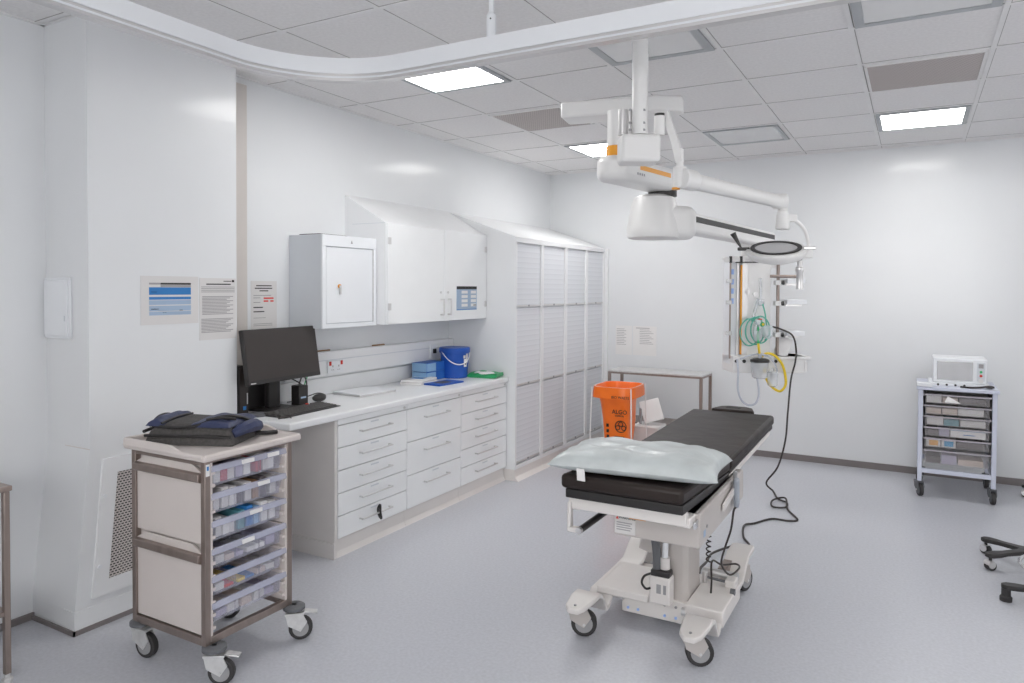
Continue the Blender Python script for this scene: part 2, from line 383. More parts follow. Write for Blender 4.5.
capsule((-.895, 3.18, 2.005), (-.585, 3.665, 1.945), .037, .031).build('spring_arm', 'lampwhite', el)
MB().cyl((-.90, 3.13, 2.005), (-.865, 3.20, 2.0), .046).build('arm_joint', 'lampwhite', el, bevel=.006)
MB().cyl((-.605, 3.67, 1.946), (-.55, 3.70, 1.946), .038).build('arm_joint', 'lampwhite', el, bevel=.006)
MB().cyl((-.565, 3.695, 1.93), (-.565, 3.695, 1.90), .022).lathe([(.024, 0), (.03, -.03), (.034, -.085), (.03, -.09)], (-.565, 3.695, 1.90)).obox((-.535, 3.712, 1.865), (.03, .018, .018), A).build('wrist', 'lampwhite', el, bevel=.003)
MB().tube([(-.53, 3.712, 1.862), (-.50, 3.73, 1.845), (-.472, 3.746, 1.81), (-.457, 3.754, 1.76), (-.452, 3.757, 1.70)], .0085).build('curved_tube', 'lampwhite', el)
MB().obox((-.462, 3.752, 1.692), (.026, .016, .02), A).build('yoke_block', 'lampwhite', el, bevel=.004)
rot = Matrix.Rotation(math.radians(9), 3, 'Z') @ Matrix.Rotation(math.radians(19), 3, 'X')
hc = Vector((-.592, 3.68, 1.712))
hd = MB().lathe([(.02, -.055), (.085, -.05), (.125, -.035), (.142, -.01), (.142, .0), (.135, .008), (.02, .008)], hc, 40, rot).build('lamp_head', 'lampwhite', el)
MB().lathe([(.098, .0085), (.098, .013), (.118, .013), (.118, .0085)], hc, 40, rot).build('black_ring', 'black', hd)
MB().lathe([(.001, .0088), (.098, .0095)], hc, 40, rot).build('lamp_glass', 'unlit', hd)
for s in (-1, 1):
    c = hc + rot @ Vector((s*.15, 0, .006))
    MB().obox(c, (.028, .013, .008), math.radians(9)).build('lug', 'black' if s < 0 else 'silver', hd, bevel=.004)
q = hc + rot @ Vector((-.185, .02, .05))
MB().tube([hc + rot @ Vector((-.16, 0, .01)), q, q + Vector((-.015, -.008, .03))], lambda t: .004+.011*t, n=10).build('adjusting_lever', 'black', hd)
MB().lathe([(.012, 0), (.014, -.03), (.020, -.035), (.021, -.05), (.015, -.06), (.017, -.13), (.018, -.14), (.001, -.141)], (-.49, 3.738, 1.66), 16).build('handle', 'silver', hd)
MB().tube([(-.49, 3.738, 1.655), (-.49, 3.738, 1.69)], .011, sm=1).build('handle_stub', 'greyhub', hd)

# ------------------------------------------------------------------ ceiling pendant with equipment column
pd = thing('ceiling_pendant', 'white ceiling supply pendant with orange striped arm and equipment column over the table', 'medical pendant', (-1.215, 3.503, ZC))
def stadium(a, b, r, n=14):
    a = Vector(a); b = Vector(b); d = (b-a).normalized(); t = math.atan2(d.y, d.x)
    return [(b.x+r*math.cos(t-PI/2+PI*k/n), b.y+r*math.sin(t-PI/2+PI*k/n)) for k in range(n+1)] + [(a.x+r*math.cos(t+PI/2+PI*k/n), a.y+r*math.sin(t+PI/2+PI*k/n)) for k in range(n+1)]
MB().cyl((-1.215, 3.503, 2.46), (-1.215, 3.503, ZC), .03).build('ceiling_post', 'lampwhite', pd)
bm_ = MB(); d = Vector((.54, .10, 0)).normalized(); nn = Vector((-d.y, d.x, 0)); a0 = Vector((-1.62, 3.45, 0))
L = .61; wd = .09
pl = [(0, -wd), (L-.12, -wd), (L, -wd+.05), (L, wd-.05), (L-.12, wd), (0, wd)]
pl = [tuple((a0 + d*x + nn*y).xy) for x, y in pl]
bm_.prism(pl, 'z', 2.395, 2.475).build('ceiling_arm', 'lampwhite', pd, bevel=.012)
s_ = MB().cyl((-1.305, 3.395, 2.17), (-1.305, 3.395, 2.40), .05, n=24).build('drop_shaft', 'lampwhite', pd)
MB().cyl((-1.305, 3.395, 2.175), (-1.305, 3.395, 2.225), .054, n=24).build('orange_collar', 'orange2', s_)
a1 = MB().prism(stadium((-1.315, 3.39), (-1.23, 3.9), .088), 'z', 2.052, 2.175).build('upper_arm', 'lampwhite', pd, bevel=.035, seg=4)
dv = Vector((.085, .51, 0)).normalized(); nv = Vector((dv.y, -dv.x, 0))
st = MB()
for s, h in ((.14, 0), ):
    c0 = Vector((-1.315, 3.39, 0)) + dv*.10 + nv*.0885; c1 = Vector((-1.315, 3.39, 0)) + dv*.44 + nv*.0885
    st.add([(c0.x, c0.y, 2.116), (c1.x, c1.y, 2.116), (c1.x, c1.y, 2.140), (c0.x, c0.y, 2.140)], [(0, 1, 2, 3)])
st.build('orange_stripe', 'orange2', a1)
em = MB()
for k in range(4):
    c0 = Vector((-1.315, 3.39, 0)) + dv*(.07+.022*k) + nv*.0886
    em.add([(c0.x, c0.y, 2.088), ((c0+dv*.014).x, (c0+dv*.014).y, 2.088), ((c0+dv*.014).x, (c0+dv*.014).y, 2.10), (c0.x, c0.y, 2.10)], [(0, 1, 2, 3)])
em.build('arm_lettering', 'greyink', a1)
MB().cyl((-1.23, 3.9, 2.03), (-1.23, 3.9, 2.06), .078, n=28).build('joint_ring', 'black', pd)
MB().lathe([(.08, 2.035), (.112, 2.02), (.124, 1.985), (.146, 1.86), (.15, 1.82), (.142, 1.80), (.12, 1.794)], (-1.268, 3.87, 0), 40).build('joint_neck', 'lampwhite', pd)
MB().prism(stadium((-1.25, 3.87), (-1.165, 3.945), .108), 'z', 1.793, 1.975).build('joint_housing', 'lampwhite', pd, bevel=.05, seg=5)
e0 = Vector((-1.20, 3.95, 1.905)); e1 = Vector((-1.02, 5.95, 1.905))
dv = (e1-e0).normalized(); nv = Vector((dv.y, -dv.x, 0)); t = math.atan2(dv.y, dv.x)
lw = MB().obox((e0+e1)/2, ((e1-e0).length/2, .06, .058), t).build('lower_arm', 'lampwhite', pd, bevel=.02, seg=3)
c = (e0+e1)/2 + nv*.0605 + Vector((0, 0, .02))
MB().obox(c, ((e1-e0).length/2-.03, .001, .017), t).build('black_stripe', 'black', lw)
# the column, built in its own frame then turned
colm = []
CR = Matrix.Translation((-1.07, 5.59, 0)) @ Matrix.Rotation(A, 4, 'Z')
def cp(mb, name, mat, par=pd, **k): return mb.xf(CR).build(name, mat, par, **k)
cp(MB().cyl((.0, .10, 1.77), (.0, .10, 1.90), .05).cyl((0, .10, 1.86), (0, .10, 1.96), .09), 'column_joint', 'lampwhite', bevel=.006)
body = cp(MB().box(-.07, .145, 0, .22, .95, 1.745), 'column', 'lampwhite', bevel=.006)
cp(MB().box(-.15, -.07, .02, .20, .95, 1.745), 'side_channel', 'metalwhite', body, bevel=.004)
cp(MB().box(-.108, -.094, .004, .02, .98, 1.73), 'dark_channel', 'silver', body)
cp(MB().box(-.083, -.071, -.006, .01, 1.03, 1.70), 'orange_strip', 'orange2', body)
cp(MB().box(-.072, -.03, -.004, .0, .98, 1.735), 'corner_trim', 'silver', body)
for z in (1.65, 1.575, 1.505, 1.43):
    cp(MB().box(-.149, -.128, .017, .0195, z-.02, z+.02), 'blue_label', 'bluesticker', body)
cp(MB().box(-.155, .06, -.02, .22, 1.745, 1.765), 'top_plate', 'lampwhite', bevel=.003)
cp(MB().box(-.13, .04, -.03, -.02, 1.716, 1.725), 'top_edge', 'black')
rl = cp(MB().cyl((-.165, -.02, 1.0), (-.165, -.02, 1.745), .0065), 'equipment_rail', 'steel')
cp(MB().box(-.21, -.06, -.03, -.01, 1.72, 1.755), 'rail_bracket', 'lampwhite', rl, bevel=.003)
cp(MB().box(-.176, -.158, -.034, -.02, 1.715, 1.765).box(-.098, -.08, -.034, -.02, 1.715, 1.765), 'bracket_clip', 'black', rl)
for z in (1.58, 1.42, 1.19):
    cp(MB().cyl((-.165, -.02, z-.015), (-.165, -.02, z+.015), .014).box(-.19, -.165, -.03, -.01, z-.009, z+.009).cyl((-.195, -.02, z), (-.186, -.02, z), .015, n=12), 'rail_clamp', 'zinc', rl)
rr = cp(MB().cyl((.195, -.01, .99), (.195, -.01, 1.72), .012), 'equipment_rail', 'steel')
cp(MB().box(.145, .20, 0, .04, 1.68, 1.71).box(.145, .20, 0, .04, 1.02, 1.05), 'rail_bracket', 'lampwhite', rr)
cp(MB().cyl((.13, -.03, 1.617), (.34, -.03, 1.617), .012), 'cross_bar', 'steel', rr)
for z, x1 in ((1.57, .385), (1.415, .40), (1.18, .385)):
    k = cp(MB().box(.17, .22, -.03, .02, z-.018, z+.018).cyl((.225, -.02, z), (.25, -.02, z), .014, n=12), 'arm_clamp', 'zinc', rr, bevel=.003)
    cp(MB().cyl((.212, -.02, z), (.235, -.02, z), .017, n=12), 'clamp_knob', 'black', k)
    cp(MB().box(.25, x1, -.05, .10, z-.006, z+.028), 'white_shelf', 'metalwhite', k, bevel=.003)
    cp(MB().box(.24, x1-.04, -.045, .02, z-.02, z-.006), 'shelf_arm', 'silver', k)
ch = cp(MB().box(-.15, .40, -.05, .22, .895, 1.02), 'bottom_box', 'lampwhite', bevel=.006)
cp(MB().box(.16, .43, -.07, .24, 1.0, 1.02), 'drawer_top', 'lampwhite', ch, bevel=.003)
cp(MB().box(.385, .405, -.055, -.049, .91, .98), 'box_handle', 'silver', ch)
for x_, r_ in ((-.125, .011), (-.065, .013), (.17, .012)): cp(MB().cyl((x_, -.055, .983), (x_, -.04, .983), r_), 'box_knob', 'black', ch)
cp(MB().obox((.25, .02, 1.09), (.055, .003, .075), 0, math.radians(-14), math.radians(24)), 'tilted_plate', 'silver', ch)
cp(MB().cyl((-.03, -.004, 1.50), (-.03, .004, 1.50), .022).cyl((.03, -.006, 1.48), (.03, 0, 1.48), .016), 'gas_outlet', 'silver', body)
go = cp(MB().cyl((.045, -.012, 1.42), (.085, -.012, 1.42), .024).cyl((.065, -.02, 1.40), (.06, -.02, 1.60), .01).tube([(.04, -.03, 1.45), (.02, -.035, 1.38), (.0, -.035, 1.28)], .012), 'flow_meter', 'clear', body)
# things hung on the column
def hang(mb, name, mat, label, cat): return tag(mb.xf(CR).build(name, mat), label, cat)
coil = MB()
for k in range(3):
    ox = -.02+.035*k
    coil.tube([(ox+.07*math.cos(a)-.01, -.06-.012*k, 1.20+.10*math.sin(a)+.01*k) for a in [2*PI*i/16 for i in range(16)]], .0055, closed=True, sm=2)
coil.tube([(.075, -.03, 1.41), (.09, -.04, 1.34), (.10, -.05, 1.25), (.12, -.06, 1.19), (.08, -.07, 1.14)], .006)
coil.tube([(-.02, -.07, 1.28), (.01, -.075, 1.31), (.05, -.07, 1.29), (.06, -.07, 1.24)], .007)
hang(coil, 'oxygen_tubing', 'greenhose', 'coiled green oxygen tubing hanging on the front of the pendant column', 'tubing')
mk = thing('oxygen_mask', 'clear breathing mask with coloured fittings hanging among the green tubing on the column', 'mask')
cp(MB().lathe([(.018, .05), (.03, .03), (.05, 0), (.055, -.02)], (.085, -.10, 1.20), 20, Matrix.Rotation(math.radians(130), 3, 'X')), 'mask_shell', 'clear', mk)
cp(MB().cyl((.02, -.11, 1.275), (.02, -.085, 1.275), .022), 'valve_body', 'clear', mk, bevel=.003)
cp(MB().cyl((.047, -.115, 1.262), (.047, -.10, 1.262), .017), 'green_cap', 'green', mk)
cp(MB().cyl((.050, -.118, 1.262), (.050, -.114, 1.262), .009), 'yellow_cap', 'yellow', mk)
cp(MB().box(.02, .045, -.11, -.09, 1.295, 1.302), 'red_tab', 'redb', mk)
cp(MB().tube([(.005, -.09, 1.25), (.0, -.09, 1.19), (.015, -.085, 1.13)], .012), 'breathing_bag_neck', 'clear', mk)
cp(MB().ball((.02, -.09, 1.18), .045, sx=.8, sy=.5, sz=1.2), 'reservoir', 'clear', mk)
gh = MB().tube([(.02, -.10, 1.24), (.018, -.10, 1.18), (.022, -.10, 1.12)], .008)
cp(gh, 'green_tube_end', 'greenb', mk)
yh = MB().tube([(.022, -.10, 1.12), (.03, -.10, 1.06), (.045, -.09, 1.02), (.09, -.08, 1.045), (.15, -.08, 1.03), (.21, -.08, .96), (.235, -.08, .86), (.23, -.08, .80), (.19, -.08, .765), (.13, -.08, .80), (.09, -.08, .86), (.075, -.08, .93)], .0095)
hang(yh, 'yellow_hose', 'yellow', 'yellow gas hose looped below the pendant column', 'hose')
ch_ = MB().tube([(-.12, -.06, 1.0), (-.115, -.07, .90), (-.115, -.07, .78), (-.09, -.07, .70), (-.04, -.07, .66), (.015, -.07, .67), (.04, -.07, .73), (.035, -.07, .82), (.02, -.07, .88)], .0075)
ch_.tube([(-.10, -.06, 1.0), (-.03, -.08, 1.03), (.06, -.09, 1.04), (.13, -.08, 1.0), (.17, -.08, .92), (.15, -.08, .87)], .006)
hang(ch_, 'suction_hose', 'hose', 'clear plastic suction hose hanging in a loop under the pendant column', 'hose')
sj = thing('suction_jar', 'clear suction jar with a black lid held on the pendant base box', 'jar')
cp(MB().lathe([(.045, 0), (.055, .01), (.062, .10), (.064, .12)], (.03, -.115, .865), 24), 'jar_body', 'clear', sj)
cp(MB().lathe([(.068, 0), (.068, .018), (.05, .026), (.02, .03)], (.03, -.115, .984), 24), 'jar_lid', 'black', sj)
cp(MB().lathe([(.05, 0), (.055, .03), (.055, .035)], (.03, -.115, .87), 20), 'jar_scale', 'paper2', sj)
cp(MB().cyl((.03, -.115, 1.01), (.03, -.115, 1.045), .014).tube([(.03, -.115, 1.04), (.08, -.115, 1.03)], .007), 'jar_spout', 'hose', sj)
s2 = thing('clear_canister', 'clear plastic canister hanging inside the yellow hose loop', 'canister')
cp(MB().lathe([(.02, 0), (.035, .01), (.04, .10), (.03, .115), (.012, .12), (.012, .14)], (.13, -.10, .80), 20), 'canister_body', 'clear', s2)
cp(MB().cyl((.125, -.10, .86), (.12, -.10, .91), .01), 'canister_core', 'greyhub', s2)

# ------------------------------------------------------------------ power cable from the pendant over the floor to the table
def W(x, y, z): return CR @ Vector((x, y, z))
cb = [W(.15, -.03, 1.24), W(.20, -.06, 1.225), W(.28, -.08, 1.18), W(.305, -.09, 1.08), W(.30, -.09, .98), W(.27, -.09, .85), W(.25, -.09, .60), W(.235, -.09, .40), W(.19, -.07, .20), W(.12, -.03, .07),
      Vector((-.90, 5.62, .012)), Vector((-.84, 5.45, .008)), Vector((-.77, 5.38, .008)), Vector((-.76, 5.25, .010)), Vector((-.84, 5.22, .012)), Vector((-.86, 5.36, .018)), Vector((-.79, 5.45, .02)), Vector((-.74, 5.22, .008)),
      Vector((-.65, 5.02, .008)), Vector((-.70, 4.96, .008)), Vector((-.80, 4.95, .008)), Vector((-.88, 4.80, .008)), Vector((-.93, 4.72, .008)), Vector((-.89, 4.50, .008)), Vector((-.83, 4.36, .01)), Vector((-.90, 4.28, .02)), Vector((-.98, 4.10, .02)), Vector((-.95, 3.85, .06)), Vector((-.93, 3.65, .10)), Vector((-.90, 3.50, .13))]
tag(MB().tube(cb, .0065, n=8).build('power_cable', 'cable'), 'thin black cable hanging from the pendant and looping over the floor to the table', 'cable')

# ------------------------------------------------------------------ operating table
ot = thing('operating_table', 'adjustable white operating table with black padded top on a wheeled base', 'operating table', (-.96, 3.3, 0))
X0, X1 = -1.168, -.695
def pad(x0, x1, prof_top, th, name, mat, bev):  # prof_top: (y, z) polyline of top surface
    poly = prof_top + [(y, z-th) for y, z in reversed(prof_top)]
    return MB().prism(poly, 'x', x0, x1).build(name, mat, ot, bevel=bev, seg=3)
def shift(pf, dz): return [(y, z+dz) for y, z in pf]
leg = [(2.47, .815), (3.215, .772)]; back = [(3.235, .772), (4.34, .795)]
seatpad = pad(X0, X1, leg, .055, 'leg_pad', 'leather', .016)
backpad = pad(X0, X1, back, .055, 'back_pad', 'leather', .016)
pad(X0+.015, X1-.004, [(2.485, .757), (3.21, .715)], .035, 'leg_pad_base', 'leather2', .004)
pad(X0+.015, X1-.008, [(3.24, .715), (4.33, .738)], .022, 'back_pad_base', 'leather2', .004)
hp = MB().prism([(-1.06, 4.36), (-1.03, 4.47), (-.99, 4.50), (-.88, 4.50), (-.84, 4.47), (-.81, 4.36), (-.82, 4.345), (-1.05, 4.345)], 'z', .745, .805).build('head_pad', 'leather', ot, bevel=.016, seg=3)
MB().box(-.985, -.90, 4.41, 4.46, .80, .8065).build('head_slot', 'ink', hp)
# white frame
MB().box(X0+.015, X1+.0, 2.515, 2.545, .672, .722).build('end_bar', 'tablewhite', ot, bevel=.004)
MB().box(X1-.04, X1+.01, 2.53, 3.35, .665, .70).build('side_frame', 'tablewhite', ot, bevel=.004)
MB().box(X0+.015, X0+.055, 2.53, 3.35, .665, .70).build('side_frame', 'tablewhite', ot, bevel=.004)
sr = MB().box(X1+.012, X1+.022, 2.56, 3.20, .655, .682).build('side_rail', 'chrome', ot, bevel=.002)
MB().box(X1-.002, X1+.012, 2.62, 2.65, .66, .68).box(X1-.002, X1+.012, 3.10, 3.13, .66, .68).build('rail_spacer', 'silver', sr)
MB().obox((X1-.015, 3.7, .70), (.012, .52, .012), 0, math.radians(1.2)).build('back_frame', 'tablewhite', ot, bevel=.003)
MB().obox((X0+.03, 3.7, .70), (.012, .52, .012), 0, math.radians(1.2)).build('back_frame', 'tablewhite', ot, bevel=.003)
hn = MB().box(X0+.015, X0+.03, 2.50, 2.53, .60, .70).box(X0+.015, X0+.07, 2.50, 2.53, .585, .605).build('grab_bracket', 'tablewhite', ot, bevel=.005)
MB().cyl((X0+.07, 2.50, .60), (X0+.07, 2.78, .60), .013).build('grab_bar', 'black', hn)
MB().cyl((X0+.07, 2.485, .60), (X0+.07, 2.502, .60), .013).build('bar_end', 'silver', hn)
ub = MB().box(-1.0, -.668, 2.60, 3.36, .572, .70).build('drive_box', 'tableshade', ot, bevel=.006)
stk = MB().box(-.995, -.912, 2.596, 2.60, .582, .662).build('warning_sticker', 'paper2', ub)
text_mesh('WARNING', .014, 'ink', 'sticker_text', stk, Matrix.Translation((-.945+.96, 2.5955-3.3, .643)) @ Matrix.Rotation(PI/2, 4, 'X'))
tr = MB().add([(-.99, 2.5955, .636), (-.978, 2.5955, .636), (-.984, 2.5955, .650)], [(0, 1, 2)]); tr.build('sticker_triangle', 'redink', stk)
ln = MB()
for k in range(4): ln.box(-.987, -.925-.006*(k % 2), 2.5952, 2.596, .622-.009*k, .626-.009*k)
ln.build('sticker_lines', 'greyink', stk)
MB().box(-.935, -.87, 2.592, 2.599, .645, .668).build('amber_label', 'amber', ub)
MB().box(-.667, -.6665, 2.65, 2.68, .60, .625).build('small_label', 'bluepale', ub)
sw = MB()
for y in (2.70, 2.97, 3.22): MB().cyl((-.669, y, .63), (-.665, y, .63), .006, n=10).build('side_screw', 'greyhub', ub)
MB().obox((-.657, 3.02, .655), (.004, .10, .014), 0, math.radians(8)).build('tilt_plate', 'tablewhite', ub)
# column
sec = [(.14, 1.04), (.20, 1.0), (.45, .98), (.60, .98)]
vs = []
for z, s in sec:
    cx, cy = -.93, 3.215
    for x, y in ((-.078, -.085), (-.062, -.105), (.062, -.105), (.078, -.085), (.078, .11), (-.078, .11)): vs.append((cx+x*s, cy+y*s, z))
fs = [[j*6+i, j*6+(i+1) % 6, (j+1)*6+(i+1) % 6, (j+1)*6+i] for j in range(3) for i in range(6)]
MB().add(vs, fs).build('lift_column', 'tableshade', ot, bevel=.008)
MB().tube([(-.982, 3.07, .60), (-.985, 3.06, .45), (-.975, 3.06, .36), (-.972, 3.06, .28)], .019, n=10).build('black_hose', 'bumper', ot)
MB().tube([(-.945, 3.085, .60), (-.942, 3.08, .45), (-.94, 3.07, .33)], .013, n=10).build('white_rod', 'metalwhite', ot)
MB().cyl((-.94, 3.07, .29), (-.94, 3.07, .34), .022).build('rod_foot', 'tablewhite', ot)
cx_ = MB().box(-1.0, -.905, 3.03, 3.095, .14, .262).build('control_box', 'tablewhite', ot, bevel=.008)
MB().box(-.995, -.91, 3.035, 3.09, .258, .288).build('box_cover', 'black', cx_, bevel=.006)
MB().box(-.965, -.945, 3.0285, 3.031, .19, .23).box(-.935, -.922, 3.0285, 3.031, .19, .23).build('box_labels', 'greyhub', cx_)
MB().tube([(-.99, 3.04, .27), (-1.02, 3.03, .255), (-1.03, 3.025, .225), (-1.01, 3.02, .205), (-.99, 3.025, .21)], .005).build('hook', 'black', cx_)
MB().obox((-1.035, 3.13, .385), (.03, .035, .045), .3, 0, .35).build('pedal_bracket', 'tableshade', ot, bevel=.005)
MB().tube([(-.80+.010*math.cos(k*1.3), 3.27+.010*math.sin(k*1.3), .56-.0048*k) for k in range(60)], .0032, n=6, sm=2).build('spiral_cord', 'cable', ot)
MB().obox((-.80, 3.265, .545), (.012, .012, .016)).build('yellow_plug', 'orange2', ot, bevel=.003)
# base: cross beam, covers and two side members that carry the casters
MB().box(-1.145, -.84, 3.09, 3.12, .05, .145).build('front_beam', 'tablewhite', ot, bevel=.003)
for x in (-1.115, -1.068, -.945, -.895):
    for z in (.12, .072): MB().cyl((x, 3.085, z), (x, 3.091, z), .006, n=10).build('beam_bolt', 'bluesticker' if z < .1 else 'greyhub', ot)
MB().cyl((-1.245, 3.075, .125), (-1.13, 3.075, .125), .015).build('front_axle', 'zinc', ot)
MB().cyl((-.865, 3.075, .115), (-.775, 3.075, .115), .017).build('front_axle', 'zinc', ot)
MB().box(-1.05, -.82, 3.12, 3.46, .05, .142).build('base_plate', 'tablewhite', ot, bevel=.004)
MB().box(-1.255, -1.01, 3.05, 3.38, .125, .16).build('base_cover', 'tablewhite', ot, bevel=.006)
MB().box(-.845, -.682, 3.05, 3.39, .09, .16).build('base_cover', 'tablewhite', ot, bevel=.006)
def side_member(xc, sgn):
    # stations along the member: y, top z, half width
    S = [(2.745, .168, .022), (2.775, .174, .044), (2.86, .182, .057), (2.92, .182, .057), (2.955, .165, .056), (3.005, .092, .056), (3.03, .092, .056), (3.075, .135, .056), (3.40, .135, .056), (3.50, .14, .056), (3.57, .185, .056), (3.64, .215, .056), (3.76, .215, .056), (3.80, .208, .045)]
    vs = []
    for y, z, w in S: vs += [(xc-w, y, z), (xc+w, y, z), (xc+w, y, z-.022), (xc-w, y, z-.022)]
    fs = [(4*i+k, 4*i+(k+1) % 4, 4*i+4+(k+1) % 4, 4*i+4+k) for i in range(len(S)-1) for k in range(4)]+[(3, 2, 1, 0), tuple(range(4*len(S)-4, 4*len(S)))]
    m_ = MB().add(vs, fs).build('side_member', 'tablewhite', ot, bevel=.006, seg=3)
    MB().cyl((xc, 2.775, .172), (xc, 2.775, .177), .006, n=10).build('member_screw', 'greyhub', m_)
side_member(-1.238, -1); side_member(-.745, 1)
MB().box(-1.2, -.76, 3.46, 3.52, .07, .12).build('rear_beam', 'tableshade', ot, bevel=.004)
MB().cyl((-.86, 3.43, .175), (-.70, 3.43, .175), .018).build('lock_cylinder', 'zinc', ot)
MB().cyl((-.83, 3.33, .185), (-.71, 3.33, .18), .006).build('pedal_linkage', 'bumper', ot)
MB().cyl((-.83, 3.33, .16), (-.83, 3.33, .21), .013).build('linkage_pin', 'silver', ot, bevel=.002)
MB().box(-.735, -.69, 3.31, 3.38, .16, .195).build('pedal_block', 'tablewhite', ot, bevel=.005)
MB().cyl((-.70, 3.27, .165), (-.68, 3.27, .165), .014).build('pedal_bolt', 'bumper', ot)
MB().box(-.80, -.76, 3.45, 3.60, .15, .19).build('rear_lock', 'steel', ot)
def caster(par, x, y, r, ang, top, fork='tablewhite', tyre='rubber', hub='greyhub', bump=None, brake=None, wd=.016):
    # swivel caster at the floor point (x, y); returns the fork part
    d = Vector((math.cos(ang), math.sin(ang), 0)); n = Vector((-d.y, d.x, 0)); c = Vector((x, y, r))
    st = Vector((x, y, 0)) - d*r*.55
    fk = MB()
    for s in (-1, 1):
        o = n*s*(wd+.006)
        q = [c+d*.6*r*0+o-Vector((0, 0, .25*r)), c+d*.55*r+o+Vector((0, 0, .55*r)), c+d*.2*r+o+Vector((0, 0, 1.25*r)), c-d*1.25*r+o+Vector((0, 0, 1.25*r)), c-d*1.05*r+o+Vector((0, 0, .35*r))]
        o2 = n*s*.003
        fk.add([p-o2 for p in q]+[p+o2 for p in q], [(0,1,2,3,4), (9,8,7,6,5)]+[(i, (i+1) % 5, 5+(i+1) % 5, 5+i) for i in range(5)])
    m_ = c - d*.5*r + Vector((0, 0, 1.28*r))
    fk.obox(m_, (.8*r, wd+.009, .1*r), ang)
    fk.cyl((st.x, st.y, 1.3*r), (st.x, st.y, top), .012)
    f = fk.build('caster', fork, par, bevel=.001)
    MB().cyl(c-n*wd, c+n*wd, r, n=26).build('tyre', tyre, f, bevel=.004)
    MB().cyl(c-n*(wd+.003), c+n*(wd+.003), r*.68, n=22).build('hub', hub, f)
    MB().cyl(c-n*(wd+.012), c+n*(wd+.012), .006, n=10).build('axle', 'zinc', f)
    if bump: MB().lathe([(.02, top-.022), (bump, top-.018), (bump, top-.006), (bump*.8, top)], (st.x, st.y, 0), 24).build('bumper', 'bumper', f)
    if brake is not None:
        b0 = c + d*.1*r + Vector((0, 0, 1.32*r))
        MB().obox(b0+d*.75*r, (.55*r, wd+.004, .06*r), ang, 0, .18).build('brake_pedal', 'zinc', f, bevel=.002)
    return f
for x, y, a in ((-1.244, 2.885, .40), (-.738, 2.885, .45), (-.735, 3.72, 1.2), (-1.235, 3.72, 1.0)):
    caster(ot, x, y, .056, a, .20 if y > 3.3 else .162, fork='tableshade', wd=.02)

# hand control and its cord, hung on the side rail
hc_ = thing('hand_control', 'grey hand control hanging on the right side rail of the table', 'hand control', (-.655, 3.12, .58))
MB().obox((-.648, 3.12, .655), (.011, .022, .062), .1, .15).build('handset_body', 'handset', hc_, bevel=.008, seg=3)
MB().obox((-.656, 3.13, .715), (.008, .012, .03), .1).build('hook', 'greyhub', hc_, bevel=.003)
MB().tube([(-.648, 3.11, .595), (-.655, 3.10, .58), (-.665, 3.10, .50), (-.70, 3.15, .40), (-.73, 3.22, .30), (-.715, 3.32, .22), (-.70, 3.45, .21), (-.73, 3.52, .20), (-.78, 3.45, .21), (-.80, 3.34, .26), (-.78, 3.25, .20), (-.77, 3.2, .17)], .0045).build('cord', 'cable', hc_)

# pillow
def pillow():
    o = thing('pillow', 'pale grey wipe-clean pillow lying across the near end of the table', 'pillow', (-.925, 2.71, .80))
    nx, ny = 60, 44; a, b, h = .318, .225, .064
    top = []; bot = []
    for j in range(ny+1):
        for i in range(nx+1):
            u = -1+2*i/nx; v = -1+2*j/ny
            pinch = 1-.10*(1-abs(u)**2)*abs(v)**6; pinch2 = 1-.07*(1-abs(v)**2)*abs(u)**6
            x = a*u*pinch2; y = b*v*pinch
            k = max(0, (1-u**4)*(1-v**4))**.42
            wv = .006*math.sin(9*u+4*v)*math.sin(7*v-2*u)*k + .004*math.sin(23*u+3*math.sin(5*v))*k*(abs(u)**2) + .004*math.sin(17*v+6*u)*k*abs(v)
            top.append((x, y, h*k*1.05+wv)); bot.append((x, y, -h*k*.45))
    n = nx+1; N = len(top)
    fs = [(j*n+i, j*n+i+1, (j+1)*n+i+1, (j+1)*n+i) for j in range(ny) for i in range(nx)]
    fs2 = [tuple(N+q for q in f)[::-1] for f in fs]
    fe = []
    mb = MB().add(top+bot, fs+fs2)
    mb.xf(Matrix.Translation((-.925, 2.71, .836)) @ Matrix.Rotation(math.radians(6), 4, 'Z') @ Matrix.Rotation(math.radians(-2.5), 4, 'X'))
    mb.build('pillow_body', 'pillow', o, smooth=60)
    MB().add([(-1.10, 2.468, .845), (-1.065, 2.462, .845), (-1.055, 2.448, .803), (-1.09, 2.452, .803)], [(0, 1, 2, 3)]).build('care_tag', 'paper', o)
pillow()

